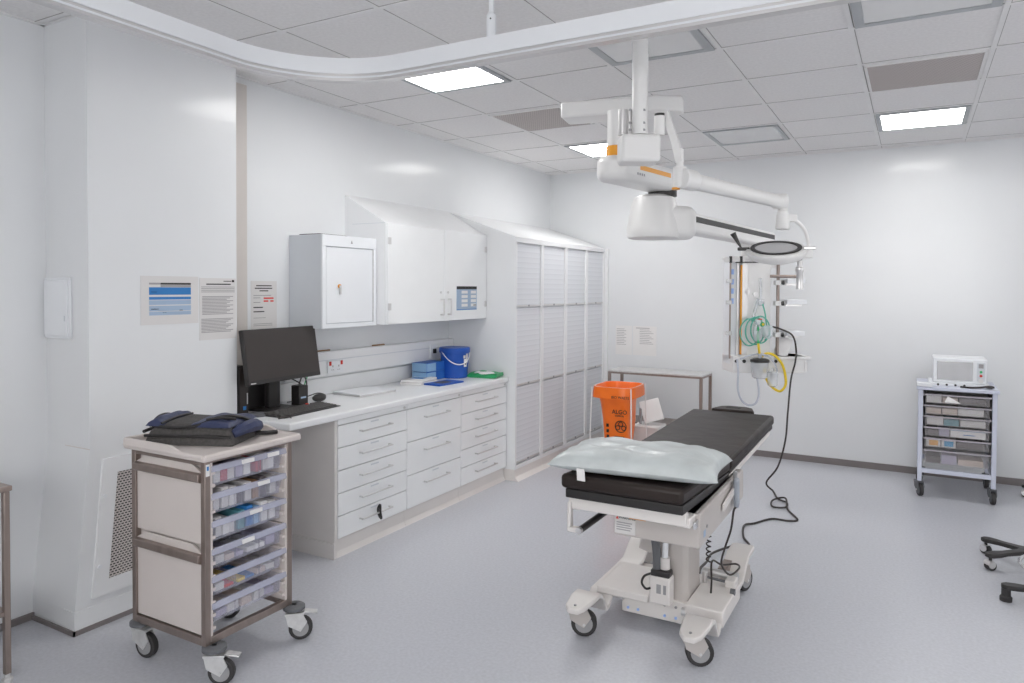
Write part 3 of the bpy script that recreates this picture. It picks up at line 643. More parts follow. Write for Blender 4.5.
# ------------------------------------------------------------------ storage along the left wall
XF = -2.795
def handle_bar(par, y0, y1, z, x):
    return MB().cyl((x+.028, y0, z), (x+.028, y1, z), .005, n=10).cyl((x, y0+.006, z), (x+.028, y0+.006, z), .005, n=10).cyl((x, y1-.006, z), (x+.028, y1-.006, z), .005, n=10).build('handle', 'silver', par)
def drawer_unit(y0, y1, n, label):
    o = thing('drawer_unit', label, 'drawer unit', (-3.07, (y0+y1)/2, 0))
    MB().box(XL, XF-.02, y0, y1, .10, .78).build('carcass', 'joint', o, smooth=0)
    MB().box(XL, XF-.025, y0, y1, 0, .10).prism([(XF-.025, 0), (XF-.005, 0), (XF-.022, .03), (XF-.025, .10)], 'y', y0, y1).build('plinth', 'tablewhite', o, smooth=0)
    h = MB().box(XF-.02, XF, y0+.002, y1-.002, .748, .779).build('top_rail', 'door', o, bevel=.0015)
    MB().cyl((XF-.002, y1-.03, .763), (XF+.006, y1-.03, .763), .008, n=12).build('lock', 'zinc', h)
    z1 = .744; dz = (z1-.104)/n
    for k in range(n):
        a, b = z1-dz*(k+1)+.0045, z1-dz*k
        d = MB().box(XF-.02, XF, y0+.002, y1-.002, a, b).build('drawer', 'door', o, bevel=.0015)
        w = (y1-y0)*.22; c = (y0+y1)/2; zz = b-(.055 if n > 3 else .07)
        handle_bar(d, c-w, c+w, zz, XF)
        MB().box(XF, XF+.002, c-.035, c+.035, b-.022, b-.014).build('label_holder', 'grey', d)
    return o
u1 = drawer_unit(3.015, 3.64, 5, 'white five-drawer unit nearest the computer, a black band on its lowest handle')
drawer_unit(3.642, 4.263, 3, 'white three-drawer unit between the two five-drawer units')
drawer_unit(4.265, 4.915, 5, 'white five-drawer unit beside the tall slatted cupboards')
MB().tube([(XF+.02, 3.335, .20), (XF+.036, 3.335, .225), (XF+.034, 3.34, .18), (XF+.036, 3.345, .14), (XF+.02, 3.34, .165)], .007, n=6, closed=True).build('black_band', 'black', u1)
struct(bx(XL+.0, -2.83, 2.985, 3.015, 0, .78).build('trim_6', 'pilaster', smooth=0)) if False else None
ep = MB().box(XL+.005, XF-.005, 2.993, 3.0145, 0.0, .779)  .build('end_panel', 'tablewhite', u1, smooth=0)
MB().box(XL+.005, XF+.0, 2.983, 2.9925, 0, .09).build('end_plinth', 'tablewhite', u1, smooth=0)
wt = thing('worktop', 'long white worktop running over the drawer units and desk space', 'worktop', (-3.06, 3.8, .78))
MB().box(XL, -2.775, 2.64, 4.918, .78, .82).build('worktop_slab', 'white', wt, bevel=.009, seg=3)
tag(MB().box(XL, XL+.015, 2.9, 4.918, .8205, .93).build('upstand', 'white', bevel=.003), 'low white upstand strip along the wall behind the worktop', 'upstand')
# trunking
tk = thing('cable_trunking', 'white cable trunking along the wall above the worktop', 'trunking', (XL, 4.0, .95))
MB().box(XL, XL+.055, 3.10, 4.915, .945, 1.105).build('trunking_body', 'white', tk, bevel=.008)
MB().box(XL+.054, XL+.058, 3.10, 4.915, 1.045, 1.05).build('cover_joint', 'grey', tk)
so = thing('power_socket', 'white double wall socket with red switches behind the monitor', 'power socket', (XL+.058, 3.52, .99))
MB().box(XL+.055, XL+.066, 3.45, 3.595, .962, 1.042).build('plate', 'metalwhite', so, bevel=.003)
for y in (3.47, 3.575): MB().box(XL+.065, XL+.071, y-.008, y+.008, 1.012, 1.038).build('red_switch', 'redb', so, bevel=.001)
hl = MB()
for y in (3.495, 3.55):
    hl.box(XL+.0655, XL+.067, y-.002, y+.002, 1.0, 1.012).box(XL+.0655, XL+.067, y-.010, y-.006, .98, .985).box(XL+.0655, XL+.067, y+.006, y+.010, .98, .985)
hl.build('pin_holes', 'ink', so)
s2 = thing('power_socket', 'small white socket plate above the blue cartons beside the bucket', 'power socket', (XL+.058, 4.62, .99))
MB().box(XL+.055, XL+.066, 4.575, 4.665, .965, 1.075).build('plate', 'metalwhite', s2, bevel=.003)
MB().box(XL+.065, XL+.08, 4.605, 4.635, 1.005, 1.04).build('black_plug', 'black', s2, bevel=.003)
for y, l in ((3.43, 'brown pen lying on the trunking just right of the monitor'), (3.98, 'brown pen lying on the trunking under the wall cupboard')):
    tag(MB().cyl((XL+.035, y-.06, 1.1105), (XL+.035, y+.07, 1.1105), .005, n=8).build('pen', 'brown'), l, 'pen')

# wall cupboard with sloped top
XW = -2.985; Y0, Y1 = 3.682, 4.916
wc = thing('wall_cupboard', 'white two-door wall cupboard with hinged doors beside the tall cupboards', 'wall cupboard', (-3.17, 4.3, 1.276))
MB().box(XL, XW-.02, Y0, Y1, 1.276, 1.94).build('carcass', 'white', wc, smooth=0)
MB().prism([(XL, 1.94), (XW-.02, 1.94), (XL, 2.138)], 'y', Y0, Y1).build('sloped_top', 'white', wc, smooth=0)
MB().box(XW-.3, XW-.02, Y0-.002, Y0, 1.938, 1.941).build('joint_line', 'grey', wc)
ys = 4.326
for a, b, hy in ((Y0+.002, ys-.002, ys-.045), (ys+.002, Y1-.002, ys+.045)):
    d = MB().box(XW-.02, XW, a, b, 1.278, 1.938).build('door', 'door', wc, bevel=.002)
    MB().cyl((XW+.03, hy, 1.32), (XW+.03, hy, 1.44), .006, n=10).cyl((XW, hy, 1.325), (XW+.03, hy, 1.325), .006, n=10).cyl((XW, hy, 1.435), (XW+.03, hy, 1.435), .006, n=10).build('handle', 'silver', d)
    MB().cyl((XW-.001, hy, 1.485), (XW+.005, hy, 1.485), .009, n=12).build('lock', 'zinc', d)
    e = a if a < 4 else b-.03
    for z in (1.37, 1.80): MB().box(XW-.004, XW+.005, e, e+.03, z, z+.045).build('hinge', 'silver', d, bevel=.002)
# metal drug cabinet
XC = -3.075
dc = thing('medicine_cabinet', 'grey-blue metal medicine cabinet with a key in its door, above the monitor', 'medicine cabinet', (-3.2, 3.43, 1.27))
MB().box(XL, XC-.012, 3.185, 3.676, 1.27, 1.835).build('cabinet_body', 'grey', dc, bevel=.003)
frame_mb(0, 1, 0, 1, 0, 1, .1)
fr = MB().box(XC-.012, XC, 3.185, 3.676, 1.765, 1.835).box(XC-.012, XC, 3.185, 3.676, 1.27, 1.295).box(XC-.012, XC, 3.185, 3.215, 1.295, 1.765).box(XC-.012, XC, 3.648, 3.676, 1.295, 1.765)
fr.build('front_frame', 'metalwhite', dc, bevel=.002)
dd_ = MB().box(XC-.010, XC-.003, 3.22, 3.643, 1.30, 1.76).build('door', 'metalwhite', dc, bevel=.002)
ky = MB().cyl((XC-.003, 3.33, 1.525), (XC+.006, 3.33, 1.525), .012, n=14).build('lock', 'amber', dd_)
MB().box(XC+.006, XC+.012, 3.322, 3.338, 1.475, 1.53).build('key', 'zinc', ky, bevel=.002)
MB().box(XC-.008, XC+.001, 3.644, 3.649, 1.30, 1.76).build('hinge', 'zinc', dd_)
MB().add([(XC+.0006, 3.43, 1.79), (XC+.0006, 3.45, 1.79), (XC+.0006, 3.44, 1.812)], [(0, 1, 2)]).build('badge', 'greyhub', dc)
tag(MB().box(-3.30, -3.13, 3.22, 3.46, 1.8365, 1.843).build('folder', 'darkpack', bevel=.002), 'thin dark folder lying on top of the metal medicine cabinet', 'folder')
# tall cupboards
XT = -2.72; YT = [4.92, 5.385, 5.855, 6.32, 6.765]
ZT = [.125, .74, 1.365, 1.875]
nm = ['leftmost tall white cupboard with slatted roller shutters, end panel beside the worktop', 'second tall slatted cupboard from the worktop', 'third tall slatted cupboard from the worktop', 'tall slatted cupboard in the corner against the back wall']
for k in range(4):
    a, b = YT[k], YT[k+1]
    o = thing('tall_cupboard', nm[k], 'tall cupboard', (-3.03, (a+b)/2, 0))
    MB().box(XL, XT-.03, a+.001, b-.001, .09, 1.918).build('carcass', 'white', o, smooth=0)
    MB().prism([(XL, 1.918), (XT-.001, 1.918), (XL, 2.138)], 'y', a+.001, b-.001).build('sloped_top', 'white', o, smooth=0)
    MB().box(XL, XT-.02, a+.001, b-.001, 0, .09).prism([(XT-.02, 0), (XT+.03, 0), (XT-.0, .03), (XT-.008, .09), (XT-.02, .09)], 'y', a+.001, b-.001).build('plinth', 'tablewhite', o, smooth=0)
    MB().box(XT-.03, XT, a+.001, a+.024, .09, 1.918).box(XT-.03, XT, b-.024, b-.001, .09, 1.918).box(XT-.03, XT, a+.024, b-.024, 1.88, 1.918).box(XT-.03, XT, a+.024, b-.024, .09, .12).build('frame', 'white', o, smooth=0)
    for j in range(3):
        z0, z1 = ZT[j]+.004, ZT[j+1]-.004
        t_ = MB().box(XT-.03, XT-.014, a+.026, b-.026, z0, z1).build('roller_shutter', 'tambour', o, smooth=0)
        MB().box(XT-.014, XT-.007, a+.026, b-.026, z0, z0+.014).build('pull_strip', 'silver', t_)
        MB().box(XT-.008, XT-.005, a+.22, a+.245, z0+.002, z0+.016).build('latch', 'greyhub', t_)
MB
struct(bx(-3.3, -2.69, 6.768, YB, 0, 1.918).build('trim_7', 'white', smooth=0))

# papers on the walls
def paper(name, label, cat, frame, lines, mat='paper'):
    return None
def wall_paper_x(x, y0, y1, z0, z1, label, mat='paper', cat='notice'):
    o = thing('notice', label, cat, (x, (y0+y1)/2, z0)); MB().box(x, x+.002, y0, y1, z0, z1).build('sheet', mat, o, smooth=0); return o
def lines_x(o, x, rows, mat, name):
    mb = MB()
    for y0, y1, z0, z1 in rows: mb.box(x+.002, x+.0026, y0, y1, z0, z1)
    return mb.build(name, mat, o, smooth=0)
n1 = wall_paper_x(XB, 2.088, 2.398, 1.335, 1.568, 'pale notice with a blue striped table on the boxed-out wall above the trolley', 'paper2')
lines_x(n1, XB, [(2.13, 2.355, 1.40, 1.425), (2.13, 2.355, 1.43, 1.452), (2.13, 2.355, 1.38, 1.397)], 'bluepale', 'pale_rows')
lines_x(n1, XB, [(2.13, 2.355, 1.478, 1.514), (2.13, 2.355, 1.455, 1.468)], 'blueink', 'blue_rows')
lines_x(n1, XB, [(2.19, 2.355, 1.527, 1.536)], 'ink', 'header_row'); lines_x(n1, XB, [(2.13, 2.19, 1.527, 1.536), (2.19, 2.355, 1.516, 1.525)], 'greyink', 'text_row')
lines_x(n1, XB, [(2.14, 2.18, 1.408, 1.412), (2.20, 2.22, 1.39, 1.394), (2.29, 2.31, 1.40, 1.404), (2.14, 2.17, 1.49, 1.493)], 'ink', 'table_text')
n2 = wall_paper_x(XB, 2.405, 2.628, 1.245, 1.562, 'densely printed grey page on the boxed-out wall, right of the blue table notice', 'paper2')
rows = [(2.415, 2.62, 1.515-.0085*k, 1.5185-.0085*k) for k in range(4)]
rows += [(2.42, 2.61-.02*(k % 3), 1.465-.0075*k, 1.469-.0075*k) for k in range(13)] + [(2.415, 2.61-.015*(k % 4), 1.350-.0075*k, 1.354-.0075*k) for k in range(10)]
lines_x(n2, XB, rows, 'greyink', 'printed_text'); lines_x(n2, XB, [(2.445, 2.595, 1.528, 1.534), (2.55, 2.60, 1.545, 1.549), (2.603, 2.617, 1.542, 1.554)], 'ink', 'heading')
n3 = wall_paper_x(XL, 2.893, 3.085, 1.27, 1.553, 'white notice with bold heading and red words between pilaster and medicine cabinet', 'paper2')
lines_x(n3, XL, [(2.93, 3.045, 1.522, 1.528), (2.92, 3.05, 1.507, 1.513), (2.955, 3.02, 1.492, 1.498), (2.91, 2.98, 1.395, 1.401), (2.91, 2.99, 1.37, 1.376)], 'ink', 'heading')
lines_x(n3, XL, [(2.985, 3.06, 1.447, 1.456), (2.985, 3.02, 1.43, 1.439), (3.035, 3.06, 1.43, 1.439)], 'redink', 'red_words')
lines_x(n3, XL, [(2.91, 3.04, 1.466, 1.470), (2.91, 2.96, 1.452, 1.456), (2.91, 2.96, 1.425, 1.429), (2.91, 3.0, 1.335, 1.338), (2.91, 3.05, 1.30, 1.303), (2.91, 3.05, 1.29, 1.293)], 'greyink', 'printed_text')
n4 = wall_paper_x(XW, 4.485, 4.765, 1.35, 1.53, 'blue and white printed sheet taped to the right wall cupboard door', 'bluepale')
lines_x(n4, XW, [(4.485, 4.765, 1.508, 1.53)], 'ink', 'header_row')
for i in range(2):
    for k in range(4): lines_x(n4, XW, [(4.55+.13*i, 4.635+.12*i, 1.475-.033*k, 1.497-.033*k)], 'paper', 'white_box')
lines_x(n4, XW, [(4.485, 4.765, 1.352, 1.357)], 'blueink', 'footer'); lines_x(n4, XW+.0008, [(4.715, 4.755, 1.383, 1.389)], 'ink', 'black_mark')
def back_paper(x0, x1, z0, z1, label, rows, group=None):
    o = thing('notice', label, 'notice', ((x0+x1)/2, YB, z0), group)
    MB().box(x0, x1, YB-.003, YB, z0, z1).build('sheet', 'paper', o, smooth=0)
    mb = MB()
    for a, b, c, d in rows: mb.box(a, b, YB-.004, YB-.003, c, d)
    mb.build('printed_text', 'greyink', o, smooth=0)
back_paper(-2.61, -2.44, .862, 1.15, 'white printed sheet on the back wall, nearer the tall cupboards', [(-2.60, -2.52+.02*(k % 2), 1.115-.017*k, 1.119-.017*k) for k in range(10)])
back_paper(-2.43, -2.19, .862, 1.15, 'white printed sheet on the back wall, nearer the pendant', [(-2.40, -2.26, 1.128, 1.134)]+[(-2.36, -2.26+.02*(k % 3), 1.112-.017*k, 1.116-.017*k) for k in range(9)])
# ------------------------------------------------------------------ desk things
DZ = .82
mo = thing('monitor', 'black flat computer monitor tilted back on the worktop at left', 'monitor')
mb = MB().box(-.018, .012, -.285, .285, .0, .30)
mb.build('monitor_case', 'black', mo, bevel=.004)
MB().box(.012, .0135, -.278, .278, .024, .293).build('screen', 'screen', mo)
MB().box(.0125, .0145, -.27, -.235, .006, .012).build('maker_plate', 'silver', mo)
for o_ in list(mo.children):
    o_.data.transform(Matrix.Translation((0, 0, .17)) @ Matrix.Rotation(math.radians(-9), 4, 'Y'))
MB().box(-.115, -.08, -.045, .045, .01, .30).build('stand_column', 'black', mo, bevel=.006)
MB().box(-.085, -.058, -.03, .03, .22, .30).build('stand_neck', 'black', mo, bevel=.004)
MB().box(-.20, .0, -.11, .11, .0, .012).build('stand_base', 'black', mo, bevel=.005)
place(mo, (-3.10, 2.92, DZ), math.radians(4))
pc = thing('computer', 'slim black computer tower with a blue light beside the boxed-out wall', 'computer', (-3.25, 2.74, DZ))
MB().box(-3.33, -3.17, 2.655, 2.72, DZ, DZ+.27).build('case', 'black', pc, bevel=.004)
MB().box(-3.17, -3.166, 2.66, 2.715, DZ+.01, DZ+.26).build('front_panel', 'screen', pc)
MB().box(-3.166, -3.164, 2.68, 2.70, DZ+.03, DZ+.05).build('power_light', 'blueink', pc)
MB().box(-3.166, -3.164, 2.705, 2.711, DZ+.06, DZ+.12).build('drive_slot', 'silver', pc)
dk = thing('computer', 'black desktop computer case standing under the monitor screen', 'computer', (-3.25, 2.86, DZ))
MB().box(-3.33, -3.265, 2.76, 3.03, DZ, DZ+.16).build('case', 'black', dk, bevel=.004)
MB().box(-3.265, -3.262, 2.98, 2.985, DZ+.02, DZ+.13).build('case_edge', 'greyhub', dk)
sp_ = thing('speaker', 'small black box with a pale label beside the monitor foot', 'speaker', (-3.16, 3.09, DZ))
MB().box(-3.20, -3.13, 3.055, 3.125, DZ, DZ+.12).build('speaker_case', 'black', sp_, bevel=.006)
MB().box(-3.13, -3.128, 3.065, 3.105, DZ+.045, DZ+.055).build('speaker_label', 'bluepale', sp_)
kb = thing('keyboard', 'black computer keyboard at the front of the worktop', 'keyboard')
MB().add([(-.078, -.23, .014), (.078, -.23, .004), (.078, .23, .004), (-.078, .23, .014), (-.078, -.23, 0), (.078, -.23, 0), (.078, .23, 0), (-.078, .23, 0)], [(0,1,2,3),(4,7,6,5),(0,4,5,1),(1,5,6,2),(2,6,7,3),(3,7,4,0)]).build('keyboard_case', 'black', kb, bevel=.002)
kk = MB()
for r_ in range(6):
    for c_ in range(21):
        if c_ in (15, 16) and r_ in (0,): continue
        x = -.062+.0225*r_; y = -.213+.0208*c_
        zt = .014-.064*(x+.078)/1.0
        kk.box(x-.0085, x+.0085, y-.0085, y+.0085, zt-.004, zt+.007)
kk.build('keys', 'keycap', kb, smooth=0)
place(kb, (-3.0, 2.955, DZ), math.radians(3))
ms = thing('mouse', 'black computer mouse with a looped cable behind the keyboard', 'mouse', (-3.16, 3.25, DZ))
MB().ball((-3.16, 3.245, DZ+.025), .032, sx=1.0, sy=1.6, sz=.75).build('mouse_body', 'black', ms)
MB().tube([(-3.17, 3.29, DZ+.01), (-3.22, 3.36, DZ+.02), (-3.25, 3.33, DZ+.035), (-3.24, 3.24, DZ+.03), (-3.25, 3.15, DZ+.012), (-3.28, 3.10, DZ+.006)], .0035).build('mouse_cable', 'cable', ms)
hp_ = MB().tube([(-3.19, 3.11, DZ+.12), (-3.2, 3.15, DZ+.17), (-3.21, 3.19, DZ+.12), (-3.2, 3.17, DZ+.05), (-3.23, 3.16, DZ+.008)], .004)
hp_.tube([(-3.24, 3.08, DZ+.16), (-3.22, 3.16, DZ+.11), (-3.25, 3.2, DZ+.06), (-3.28, 3.17, DZ+.01)], .004)
tag(hp_.build('black_cables', 'cable'), 'tangled black cables behind the monitor', 'cable')
tag(MB().tube([(-3.21, 3.16, DZ+.05), (-3.25, 3.22, DZ+.12), (-3.285, 3.30, DZ+.19)], .0035).build('green_cable', 'green'), 'thin green network cable rising to the trunking right of the monitor', 'cable')
tag(MB().box(-3.14, -3.12, 3.10, 3.12, DZ, DZ+.012).build('red_cap', 'redb', bevel=.003), 'small red cap lying behind the keyboard', 'cap')
tag(MB().lathe([(.055, 0), (.06, .004), (.058, .012), (.02, .014)], (-3.10, 2.72, DZ), 24).build('black_puck', 'bumper'), 'round dark base plate on the worktop beside the boxed-out wall', 'disc')
tag(MB().tube([(-2.92, 2.70, DZ+.006), (-2.90, 2.76, DZ+.01), (-2.94, 2.80, DZ+.006)], .006).tube([(-2.97, 2.74, DZ+.004), (-2.93, 2.78, DZ+.004), (-2.88, 2.75, DZ+.004)], .003).build('earphones', 'cable'), 'short dark lead lying at the front of the worktop below the keyboard', 'lead')
lt = thing('laptop', 'closed white laptop lying on the worktop right of the mouse', 'laptop')
MB().box(-.13, .13, -.16, .16, .004, .014).build('laptop_base', 'silver', lt, bevel=.003)
MB().box(-.13, .13, -.16, .16, .0145, .021).build('laptop_lid', 'metalwhite', lt, bevel=.003)
place(lt, (-3.17, 3.67, DZ-.003), math.radians(-6))
# blue glove cartons, bucket, packs
for k, l in ((0, 'blue glove carton at the bottom of the pair beside the bucket'), (1, 'blue glove carton on top of the pair beside the bucket')):
    o = thing('carton', l, 'carton', (-3.23, 4.43, DZ+.068*k), 'blue cartons')
    MB().box(-3.285, -3.155, 4.345, 4.58, DZ+.0685*k, DZ+.0685*k+.067).build('carton_body', 'bluebox', o, bevel=.003)
    MB().box(-3.285, -3.155, 4.340, 4.345, DZ+.0685*k+.002, DZ+.0685*k+.065).build('pale_end', 'bluebox2', o)
    MB().box(-3.155, -3.153, 4.35, 4.46, DZ+.0685*k+.004, DZ+.0685*k+.062).build('pale_front', 'bluebox2', o)
bk = thing('bucket', 'blue plastic bucket with lid and white handle on the worktop', 'bucket', (-3.13, 4.68, DZ))
MB().lathe([(.095, 0), (.10, .004), (.112, .19), (.114, .20)], (-3.13, 4.68, DZ), 36).build('bucket_body', 'blue', bk)
MB().lathe([(.119, .195), (.121, .20), (.121, .228), (.116, .235), (.09, .232), (.001, .232)], (-3.13, 4.68, DZ), 36).build('lid', 'blue', bk)
bail = [(-3.13+.118*math.cos(a), 4.68+.118*math.sin(a), DZ+.205-.095*max(0, math.sin((a+1.95)/2.6*PI))) for a in [-1.95+2.6*k/10 for k in range(11)]]
MB().tube(bail, .0042).build('handle', 'paper', bk)
def around(a0, a1, z0, z1, r, n=6):
    mb = MB(); vs = []
    for i in range(n+1):
        a = a0+(a1-a0)*i/n
        vs += [(-3.13+r*math.cos(a), 4.68+r*math.sin(a), DZ+z0), (-3.13+r*math.cos(a), 4.68+r*math.sin(a), DZ+z1)]
    return mb.add(vs, [(2*i, 2*i+2, 2*i+3, 2*i+1) for i in range(n)])
around(-.30, -.02, .09, .15, .1125).build('label', 'paper', bk); around(-.35, -.15, .155, .178, .1135).build('emblem', 'paper2', bk)
around(-.22, -.12, .105, .125, .1132).build('label_mark', 'ink', bk)
around(-.08, .12, .12, .19, .1132).build('label_upper', 'paper2', bk)
def pack(z, l, rz, w=.085, d=.13, h=.016):
    o = thing('white_pack', l, 'pack')
    MB().box(-w, w, -d, d, 0, h).build('wrapper', 'paper', o, bevel=.006, seg=3)
    MB().box(-w+.02, w-.05, -.02, .06, h, h+.0006).build('blue_print', 'blueink', o)
    place(o, (-3.16, 4.26, z), rz)
pack(DZ, 'white flat pack at the bottom of the pair in front of the blue cartons', .1)
pack(DZ+.0168, 'white flat pack on top of the pair in front of the blue cartons', .2)
nb = thing('notebook', 'blue notebook lying flat at the worktop edge in front of the bucket', 'notebook')
MB().box(-.075, .075, -.14, .14, 0, .011).build('cover', 'blue', nb, bevel=.002)
MB().box(-.045, .04, -.07, .05, .011, .0116).build('dark_panel', 'darkpack', nb)
place(nb, (-2.985, 4.325, DZ), math.radians(-4))
wp = thing('wipes_pack', 'green and white soft wipes pack on the worktop beside the tall cupboards', 'wipes pack')
nx, ny = 16, 10; vs = []
for j in range(ny+1):
    for i in range(nx+1):
        u = -1+2*i/nx; v = -1+2*j/ny; k = max(0, (1-u**4)*(1-v**4))**.5
        vs.append((.075*v, .125*u, .012+.028*k+.006*math.sin(6*u+3*v)*k+(.025*abs(u)**8 if u > 0 else .008*abs(u)**8)))
for j in range(ny+1):
    for i in range(nx+1):
        u = -1+2*i/nx; v = -1+2*j/ny; vs.append((.078*v, .128*u, .0+(.012*abs(u)**8)))
n = nx+1; N = n*(ny+1)
fs = [(j*n+i, j*n+i+1, (j+1)*n+i+1, (j+1)*n+i) for j in range(ny) for i in range(nx)]
sd = [(i, i+1, N+i+1, N+i) for i in range(nx)]+[(ny*n+i, N+ny*n+i, N+ny*n+i+1, ny*n+i+1) for i in range(nx)]+[(j*n, N+j*n, N+(j+1)*n, (j+1)*n) for j in range(ny)]+[(j*n+nx, (j+1)*n+nx, N+(j+1)*n+nx, N+j*n+nx) for j in range(ny)]
MB().add(vs, fs+[tuple(N+q for q in f)[::-1] for f in fs]+sd).build('pouch', 'green', wp, smooth=60)
MB().ball((.012, .0, .030), .05, sx=1.1, sy=1.75, sz=.42).build('white_print', 'paper', wp)
MB().ball((.018, -.005, .040), .035, sx=.8, sy=1.2, sz=.42).build('flap', 'green', wp)
place(wp, (-2.935, 4.815, DZ), math.radians(-80))

# ------------------------------------------------------------------ foreground drawer trolley
tx0, tx1, ty0, ty1 = -2.775, -2.325, 1.79, 2.225
tr = thing('drawer_trolley', 'stainless steel trolley with cream top and six clear drawers in the foreground', 'trolley', (-2.55, 2.0, 0))
pb = .025
for x, y in ((tx0, ty0), (tx1-pb, ty0), (tx0, ty1-pb), (tx1-pb, ty1-pb)):
    MB().box(x, x+pb, y, y+pb, .15, .86).build('post', 'steel', tr, bevel=.002)
for a in ((tx0+pb, tx1-pb, ty0, ty0+pb, .15, .18), (tx0+pb, tx1-pb, ty1-pb, ty1, .15, .18), (tx0, tx0+pb, ty0+pb, ty1-pb, .15, .18), (tx1-pb, tx1, ty0+pb, ty1-pb, .15, .18),
          (tx0+pb, tx1-pb, ty0, ty0+pb, .84, .86), (tx1-pb, tx1, ty0+pb, ty1-pb, .848, .86), (tx0, tx0+pb, ty0+pb, ty1-pb, .84, .86)):
    MB().box(*a).build('frame_rail', 'steel', tr, bevel=.002)
tp = MB().box(tx0-.02, tx1+.028, ty0-.025, ty1+.03, .86, .884).build('tray_top', 'cream', tr, bevel=.01, seg=3)
rimp = lambda a: None
# raised lip with dipped front, as three moulded edges
lip = MB()
def lipseg(p0, p1, w, hs):
    n_ = len(hs)
    p0 = Vector(p0); p1 = Vector(p1); d = (p1-p0); t = d.normalized(); nr = Vector((-t.y, t.x, 0))
    vs = []
    for i, h in enumerate(hs):
        c = p0 + d*(i/(n_-1)); vs += [c-nr*w+Vector((0, 0, .875)), c+nr*w+Vector((0, 0, .875)), c+nr*w*.6+Vector((0, 0, h)), c-nr*w*.6+Vector((0, 0, h))]
    fs = [(4*i+k, 4*i+(k+1) % 4, 4*i+4+(k+1) % 4, 4*i+4+k) for i in range(n_-1) for k in range(4)]+[(0, 1, 2, 3), (4*n_-4, 4*n_-3, 4*n_-2, 4*n_-1)]
    lip.add(vs, fs)
hi, lo = .906, .888
lipseg((tx0-.012, ty0-.02, 0), (tx1+.018, ty0-.02, 0), .011, [hi]*9+[hi, lo+.01, lo, lo, lo, lo, lo])
lipseg((tx0-.012, ty0-.02, 0), (tx0-.012, ty1+.025, 0), .011, [hi]*6)
lipseg((tx0-.012, ty1+.025, 0), (tx1+.018, ty1+.025, 0), .011, [hi]*9+[hi, lo+.01, lo, lo, lo, lo, lo])
lipseg((tx1+.018, ty0-.02, 0), (tx1+.018, ty1+.025, 0), .011, [lo]*6)
lip.build('raised_lip', 'cream', tp, bevel=.004)
# side panels and steel grips on the near side
for z0, z1 in ((.535, .775), (.185, .465)):
    MB().box(tx0+pb, tx1-pb, ty0+.008, ty0+.016, z0, z1).build('side_panel', 'cream', tr, bevel=.002)
    g_ = MB().prism([(tx0+pb, z1), (tx1-pb, z1), (tx1-pb-.0, z1+.035), (tx1-pb-.06, z1+.065), (tx0+pb+.06, z1+.065), (tx0+pb, z1+.035)], 'y', ty0+.006, ty0+.014).build('grip_plate', 'cream', tr, smooth=0)
    MB().prism([(ty0+.006, z1-.005), (ty0-.014, z1+.004), (ty0-.012, z1+.032), (ty0+.006, z1+.036)], 'x', tx0+pb, tx1-pb).build('grip', 'steel', tr, bevel=.003)
MB().box(tx0+.008, tx0+.012, ty0+pb, ty1-pb, .19, .85).build('side_panel', 'cream', tr)
for y in (ty0+pb, ty1-pb-.012):
    rn = MB().box(tx0+pb, tx1-.004, y, y+.012, .18, .85)
    rn.build('runner_wall', 'cream', tr, smooth=0)
for y0 in (ty0+pb+.012, ty1-pb-.026):
    rr_ = MB()
    rr_.box(tx0+.04, tx0+.05, y0, y0+.002, .19, .83)
    for k in range(13): rr_.box(tx0+.04, tx1-.006, y0, y0+.014, .20+.05*k, .212+.05*k)
    rr_.build('runner_ribs', 'cream', tr, smooth=0)
MB().box(tx1-.002, tx1+.001, ty0+.004, ty0+.021, .80, .845).build('post_sticker', 'paper', tr)
MB().box(tx1+.001, tx1+.0015, ty0+.008, ty0+.017, .822, .838).build('sticker_print', 'blueink', tr)
def tub(x0, x1, y0, y1, z0, z1, t=.0025):
    b = MB(); i = .012
    b.box(x0+i, x1-i, y0+i, y1-i, z0, z0+t)
    b.box(x0+i, x1-i, y0+i, y0+i+t, z0, z1).box(x0+i, x1-i, y1-i-t, y1-i, z0, z1)
    b.box(x0+i, x0+i+t, y0+i, y1-i, z0, z1)
    # sloping drawer front
    b.add([(x1-i, y0+i, z0), (x1-i, y1-i, z0), (x1, y1-.004, z1), (x1, y0+.004, z1), (x1-i-t, y0+i, z0), (x1-i-t, y1-i, z0), (x1-t, y1-.004, z1), (x1-t, y0+.004, z1)], [(0,1,2,3),(7,6,5,4),(0,3,7,4),(1,5,6,2)])
    return b
trz = [.752, .645, .538, .432, .325, .222]
packs = [
 [('paper', 'pinkred', 'paper2', 'lilac', 'paper', 'pinkred', 'paper2', 'paper'), 'red and white packets in the top drawer of the foreground trolley'],
 [('paper', 'paper2', 'paper', 'darkpack', 'paper2', 'brown', 'darkpack', 'paper2'), 'white and dark packs in the second drawer of the foreground trolley'],
 [('paper2', 'paper', 'paper2', 'teal', 'blueink', 'bluebox2', 'paper', 'paper'), 'blue and white packets in the third drawer of the foreground trolley'],
 [('paper2', 'beige', 'lilac', 'paper2', 'paper', 'lilac'), 'pale packets in the fourth drawer of the foreground trolley'],
 [('paper', 'redb', 'yellow', 'blueink', 'beige', 'paper2'), 'pale packets and coloured strips in the fifth drawer of the foreground trolley'],
 [('lilac', 'paper2', 'beige', 'paper2', 'lilac'), 'pale packets in the bottom drawer of the foreground trolley']]
HUE = dict(paper='white', paper2='pale grey', pinkred='dark red', lilac='lilac', darkpack='near-black', brown='brown', teal='teal', blueink='blue', bluebox2='light blue', beige='beige', redb='bright red', yellow='yellow')
ORD = ['top', 'second', 'third', 'fourth', 'fifth', 'bottom']
